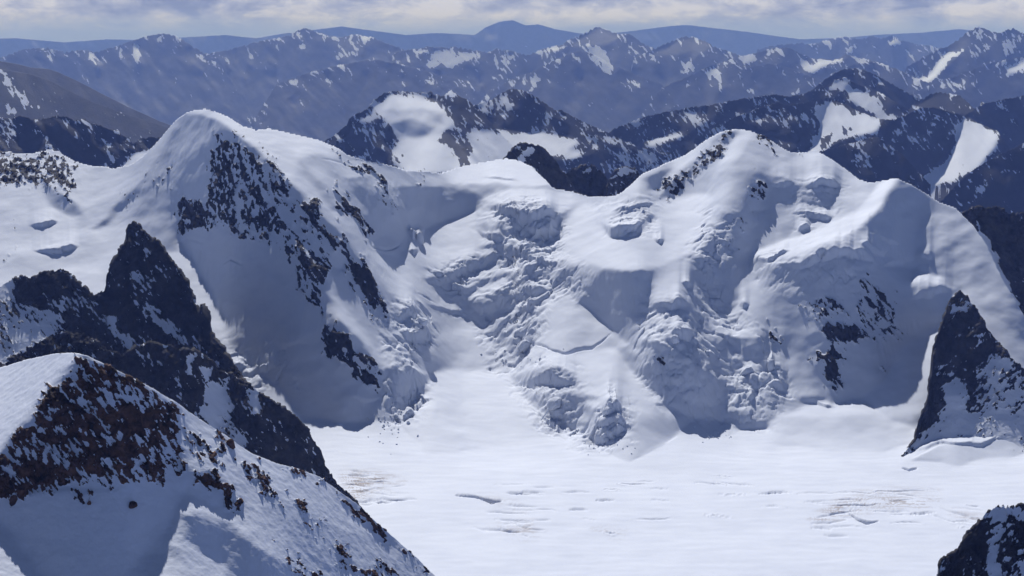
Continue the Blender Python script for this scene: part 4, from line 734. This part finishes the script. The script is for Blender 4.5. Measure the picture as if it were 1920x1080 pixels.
far('far hazy blue mountain with a few snow streaks under the low cloud on the left', [(-60,110),(0,112),(40,96),(90,92),(120,100),(150,97),(180,100),(215,92),(240,82),(265,74),(290,68),(308,66),(325,69),(340,76),(358,88),(370,95),(385,104),(410,112)], 26500, (-120, 480), 51.0,
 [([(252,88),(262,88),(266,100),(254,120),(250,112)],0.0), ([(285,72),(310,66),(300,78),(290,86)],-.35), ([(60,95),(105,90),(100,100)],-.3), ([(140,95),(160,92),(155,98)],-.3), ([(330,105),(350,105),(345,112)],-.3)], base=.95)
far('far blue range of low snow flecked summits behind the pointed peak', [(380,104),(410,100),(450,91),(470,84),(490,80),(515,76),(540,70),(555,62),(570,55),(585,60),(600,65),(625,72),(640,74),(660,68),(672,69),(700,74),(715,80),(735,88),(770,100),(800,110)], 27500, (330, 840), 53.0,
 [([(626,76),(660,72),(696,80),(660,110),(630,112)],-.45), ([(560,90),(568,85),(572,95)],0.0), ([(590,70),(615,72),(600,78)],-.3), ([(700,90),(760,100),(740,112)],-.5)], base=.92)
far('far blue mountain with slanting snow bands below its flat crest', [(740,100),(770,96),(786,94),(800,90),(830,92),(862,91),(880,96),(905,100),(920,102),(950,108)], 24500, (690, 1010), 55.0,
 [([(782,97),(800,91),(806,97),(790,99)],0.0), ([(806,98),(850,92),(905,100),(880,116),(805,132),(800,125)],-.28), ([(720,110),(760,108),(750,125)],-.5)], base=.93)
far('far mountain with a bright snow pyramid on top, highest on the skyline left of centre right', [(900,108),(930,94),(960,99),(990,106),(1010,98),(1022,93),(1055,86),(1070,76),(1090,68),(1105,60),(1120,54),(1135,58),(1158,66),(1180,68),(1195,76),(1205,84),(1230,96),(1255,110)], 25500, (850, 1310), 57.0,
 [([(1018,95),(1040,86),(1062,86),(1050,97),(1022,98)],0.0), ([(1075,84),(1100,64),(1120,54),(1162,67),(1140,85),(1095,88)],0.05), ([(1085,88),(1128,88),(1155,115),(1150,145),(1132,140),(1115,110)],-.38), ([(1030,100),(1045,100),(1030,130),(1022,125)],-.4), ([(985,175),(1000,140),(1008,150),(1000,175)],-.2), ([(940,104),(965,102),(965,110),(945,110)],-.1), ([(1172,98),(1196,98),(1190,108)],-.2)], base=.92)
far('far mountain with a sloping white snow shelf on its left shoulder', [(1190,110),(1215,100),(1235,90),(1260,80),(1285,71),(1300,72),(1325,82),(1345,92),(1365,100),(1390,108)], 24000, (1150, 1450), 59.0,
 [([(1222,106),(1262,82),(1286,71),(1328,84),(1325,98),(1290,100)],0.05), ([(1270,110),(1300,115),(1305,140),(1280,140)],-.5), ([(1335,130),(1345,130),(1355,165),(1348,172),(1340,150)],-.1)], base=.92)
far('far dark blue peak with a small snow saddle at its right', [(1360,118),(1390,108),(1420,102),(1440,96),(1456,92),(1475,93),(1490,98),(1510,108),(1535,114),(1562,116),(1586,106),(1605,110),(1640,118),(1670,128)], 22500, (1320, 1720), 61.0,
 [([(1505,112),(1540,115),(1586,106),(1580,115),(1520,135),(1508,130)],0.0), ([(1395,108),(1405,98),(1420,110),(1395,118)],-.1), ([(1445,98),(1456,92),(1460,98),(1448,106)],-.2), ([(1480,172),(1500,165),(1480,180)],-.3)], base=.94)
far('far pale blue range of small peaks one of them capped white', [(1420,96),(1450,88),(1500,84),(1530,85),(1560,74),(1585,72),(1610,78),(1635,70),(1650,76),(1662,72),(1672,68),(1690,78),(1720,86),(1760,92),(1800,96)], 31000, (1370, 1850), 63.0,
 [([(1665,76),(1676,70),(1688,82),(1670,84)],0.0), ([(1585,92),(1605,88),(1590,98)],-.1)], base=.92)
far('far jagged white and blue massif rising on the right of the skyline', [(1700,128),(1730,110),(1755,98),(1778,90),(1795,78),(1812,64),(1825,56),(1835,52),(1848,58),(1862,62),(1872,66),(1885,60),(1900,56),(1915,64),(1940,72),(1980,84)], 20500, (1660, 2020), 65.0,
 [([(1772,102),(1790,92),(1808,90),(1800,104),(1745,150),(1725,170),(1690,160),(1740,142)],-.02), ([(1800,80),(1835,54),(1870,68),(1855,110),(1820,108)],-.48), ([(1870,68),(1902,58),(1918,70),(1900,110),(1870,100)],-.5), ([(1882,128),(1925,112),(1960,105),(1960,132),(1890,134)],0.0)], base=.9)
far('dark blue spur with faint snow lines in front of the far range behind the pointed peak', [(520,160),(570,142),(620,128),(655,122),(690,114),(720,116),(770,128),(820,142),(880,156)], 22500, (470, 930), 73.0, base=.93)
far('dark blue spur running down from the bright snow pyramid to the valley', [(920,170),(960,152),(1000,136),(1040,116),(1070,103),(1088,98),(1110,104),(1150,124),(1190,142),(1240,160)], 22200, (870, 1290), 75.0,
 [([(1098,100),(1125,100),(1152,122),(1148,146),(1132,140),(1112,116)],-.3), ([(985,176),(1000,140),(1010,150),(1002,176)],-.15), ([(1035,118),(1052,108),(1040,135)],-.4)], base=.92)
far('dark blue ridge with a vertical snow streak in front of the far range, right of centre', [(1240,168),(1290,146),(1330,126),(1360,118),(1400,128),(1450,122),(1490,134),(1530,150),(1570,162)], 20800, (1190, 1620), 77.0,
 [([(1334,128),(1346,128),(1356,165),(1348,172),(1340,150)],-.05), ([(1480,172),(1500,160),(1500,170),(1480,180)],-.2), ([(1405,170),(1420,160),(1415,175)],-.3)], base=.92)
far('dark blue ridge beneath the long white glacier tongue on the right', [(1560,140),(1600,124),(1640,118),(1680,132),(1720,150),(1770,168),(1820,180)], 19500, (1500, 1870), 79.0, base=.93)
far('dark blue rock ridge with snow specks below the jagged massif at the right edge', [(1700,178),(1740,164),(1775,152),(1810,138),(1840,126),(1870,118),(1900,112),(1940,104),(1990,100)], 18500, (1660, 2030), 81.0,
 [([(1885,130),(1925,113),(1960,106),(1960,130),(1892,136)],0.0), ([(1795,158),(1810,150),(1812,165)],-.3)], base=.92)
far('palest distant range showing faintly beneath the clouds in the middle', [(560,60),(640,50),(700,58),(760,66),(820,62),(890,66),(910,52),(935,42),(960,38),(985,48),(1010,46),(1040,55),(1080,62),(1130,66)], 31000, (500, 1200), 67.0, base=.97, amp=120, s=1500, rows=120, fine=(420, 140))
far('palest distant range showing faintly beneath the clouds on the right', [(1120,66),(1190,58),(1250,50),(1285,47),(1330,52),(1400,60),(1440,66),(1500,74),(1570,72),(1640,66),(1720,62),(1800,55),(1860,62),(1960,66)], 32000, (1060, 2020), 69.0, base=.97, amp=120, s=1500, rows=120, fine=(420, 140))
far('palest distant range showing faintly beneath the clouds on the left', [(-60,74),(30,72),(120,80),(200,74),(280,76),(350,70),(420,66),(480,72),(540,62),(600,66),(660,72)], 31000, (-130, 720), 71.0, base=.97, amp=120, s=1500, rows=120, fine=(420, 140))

# ------------------------------------------------------------------ boulders and fallen ice
import bmesh
M_ICE = mat_mountain('clean_ice', s=0.4)
def lump(name, seed, w, h, d, p, mat, rock, label, cat, group=None):
    rr = random.Random(seed); bm = bmesh.new()
    for k in range(26):
        v = Vector((rr.gauss(0, 1), rr.gauss(0, 1), rr.gauss(0, 1))).normalized() * rr.uniform(.8, 1.0)
        bm.verts.new((v.x * w / 2, v.y * d / 2, max(v.z, -.55) * h / 1.5))
    res = bmesh.ops.convex_hull(bm, input=bm.verts)
    bmesh.ops.delete(bm, geom=[g for g in res['geom_interior'] if isinstance(g, bmesh.types.BMVert)], context='VERTS')
    bmesh.ops.bevel(bm, geom=bm.edges[:], offset=min(w, h, d) * .06, segments=1, affect='EDGES')
    me = bpy.data.meshes.new(name); bm.to_mesh(me); bm.free()
    at = me.attributes.new('rock', 'FLOAT', 'POINT'); at.data.foreach_set('value', [rock if v.co.z < h * .45 else rock - .25 for v in me.vertices])
    me.materials.append(mat); o = bpy.data.objects.new(name, me); SC.collection.objects.link(o)
    o.location = p; o.rotation_euler = (0, 0, rr.uniform(0, 6.28)); return tag(o, label, cat, None, group)
def near_at(px, py, grid):
    a, b, Ld = grid; k = int(np.argmin((a - px) ** 2 + (b - py) ** 2)); return float(Ld.X.flat[k]), float(Ld.Y.flat[k]), float(Ld.Z.flat[k])
ng = o_land[NEAR.name]
for px, py, w, h, lab in ((247,947,26,14,'long flat dark boulder alone on the shaded snow below the brown rock face'), (26,940,24,24,'dark boulder at the left edge of the picture below the brown rock face'), (152,930,12,11,'small dark rock just under the middle of the brown rock face'), (168,944,13,9,'small flat rock lowest of the pair under the brown rock face'), (432,836,22,24,'squat brown boulder on the snowy crest right of the brown rock face')):
    x, y, z = near_at(px, py, ng); k = y / F; lump('boulder', px, w * k, h * k, w * k * .8, (x, y, z), M_NEAR, 1.0, lab, 'boulder')
vx, vy = proj(VALLEY.X, VALLEY.Y, VALLEY.Z); vis = np.minimum.accumulate(vy, axis=0) >= vy - .5
vg = (np.where(vis, vx, 1e6), vy, VALLEY)
rr = random.Random(4)
def scatter(n, cx, cy, rx, ry, s0, s1, label, group):
    for k in range(n):
        a, b = rr.gauss(0, .5), rr.gauss(0, .5); px, py = cx + a * rx, cy + b * ry; x, y, z = near_at(px, py, vg); q = y / F; w = rr.uniform(s0, s1) * (1.6 if rr.random() < .15 else 1)
        lump('ice_block', rr.random(), w * q, w * q * rr.uniform(.6, .9), w * q * rr.uniform(.7, 1.1), (x, y, z), M_ICE, -.5, label, 'ice block', group)
scatter(46, 733, 800, 42, 30, 2.5, 6, 'white ice block in the debris fan at the foot of the pointed mountain', 'fallen ice blocks under the pointed mountain')
scatter(22, 1335, 815, 46, 14, 2, 4.5, 'white ice block fallen on the glacier below the dark ice cliff', 'fallen ice blocks under the ice cliff')
scatter(30, 960, 668, 60, 16, 2, 4.5, 'white ice block in the rubble under the middle of the icefall', 'fallen ice blocks in the icefall')
scatter(26, 1130, 835, 60, 22, 2, 4.5, 'white ice block in the avalanche cone below the lowest serac', 'fallen ice blocks below the lowest serac')
for px, py, w, h, lab in ((1400,700,34,36,'tall white serac with a rounded cap above the dark ice cliff'), (1446,690,17,30,'narrow white serac right of the capped serac above the dark ice cliff'), (783,452,26,38,'white serac standing alone under the snow dome on the left of the icefall'), (790,606,34,20,'wide white serac at the foot of the pointed mountain above the debris fan'), (1266,640,22,22,'white serac on the shelf above the large shaded ice wall'), (985,655,36,30,'grey white serac in the middle of the icefall'), (1140,776,30,24,'white serac lowest in the icefall above the avalanche cone'), (1042,760,40,30,'white serac with a steep face beside the smooth snow ramp')):
    x, y, z = near_at(px, py, vg); k = y / F; lump('serac', px, w * k, h * k, w * k * .9, (x, y + 4, z), M_ICE, -.5, lab, 'serac')

# ------------------------------------------------------------------ valley ground far below, out to the horizon
def build_ground():
    u = np.linspace(-.62, .62, 160); Y = np.exp(np.linspace(math.log(3000), math.log(95000), 260))
    Ld = Land(); Ld.Y = np.repeat(Y[:, None], len(u), 1); Ld.X = u[None, :] * Ld.Y
    Ld.Z = -1900 + 90 * fbm(Ld.X / 2500, Ld.Y / 2500, 0 * Ld.X, 5, seed=81) * sstep(4000, 12000, Ld.Y)
    tag(mesh('terrain', Ld, M_VALLEY, np.full(Ld.X.shape, 1.2)), 'wide blue forested valley floor between the snowy ranges', 'valley', 'structure')
build_ground()

# ------------------------------------------------------------------ air
def build_haze():
    m = bpy.data.materials.new('air'); m.use_nodes = True; nt = m.node_tree; nt.nodes.clear()
    out = nt.nodes.new('ShaderNodeOutputMaterial'); v = nt.nodes.new('ShaderNodeVolumePrincipled')
    v.inputs['Color'].default_value = (0.26, 0.40, 1.0, 1); v.inputs['Absorption Color'].default_value = (1, 1, 1, 1); v.inputs['Density'].default_value = 2.1e-5; v.inputs['Anisotropy'].default_value = 0.0
    nt.links.new(v.outputs[0], out.inputs['Volume'])
    x, y0, y1, z0, z1 = 72000, -600, 96000, -2050, 1980
    co = np.array([(a, b, c) for c in (z0, z1) for b in (y0, y1) for a in (-x, x)], float)
    f = np.array([(0,2,3,1),(4,5,7,6),(0,1,5,4),(2,6,7,3),(0,4,6,2),(1,3,7,5)])
    o = raw_mesh('haze', co, f, m, smooth=False); tag(o, None, None, 'stuff')
build_haze()
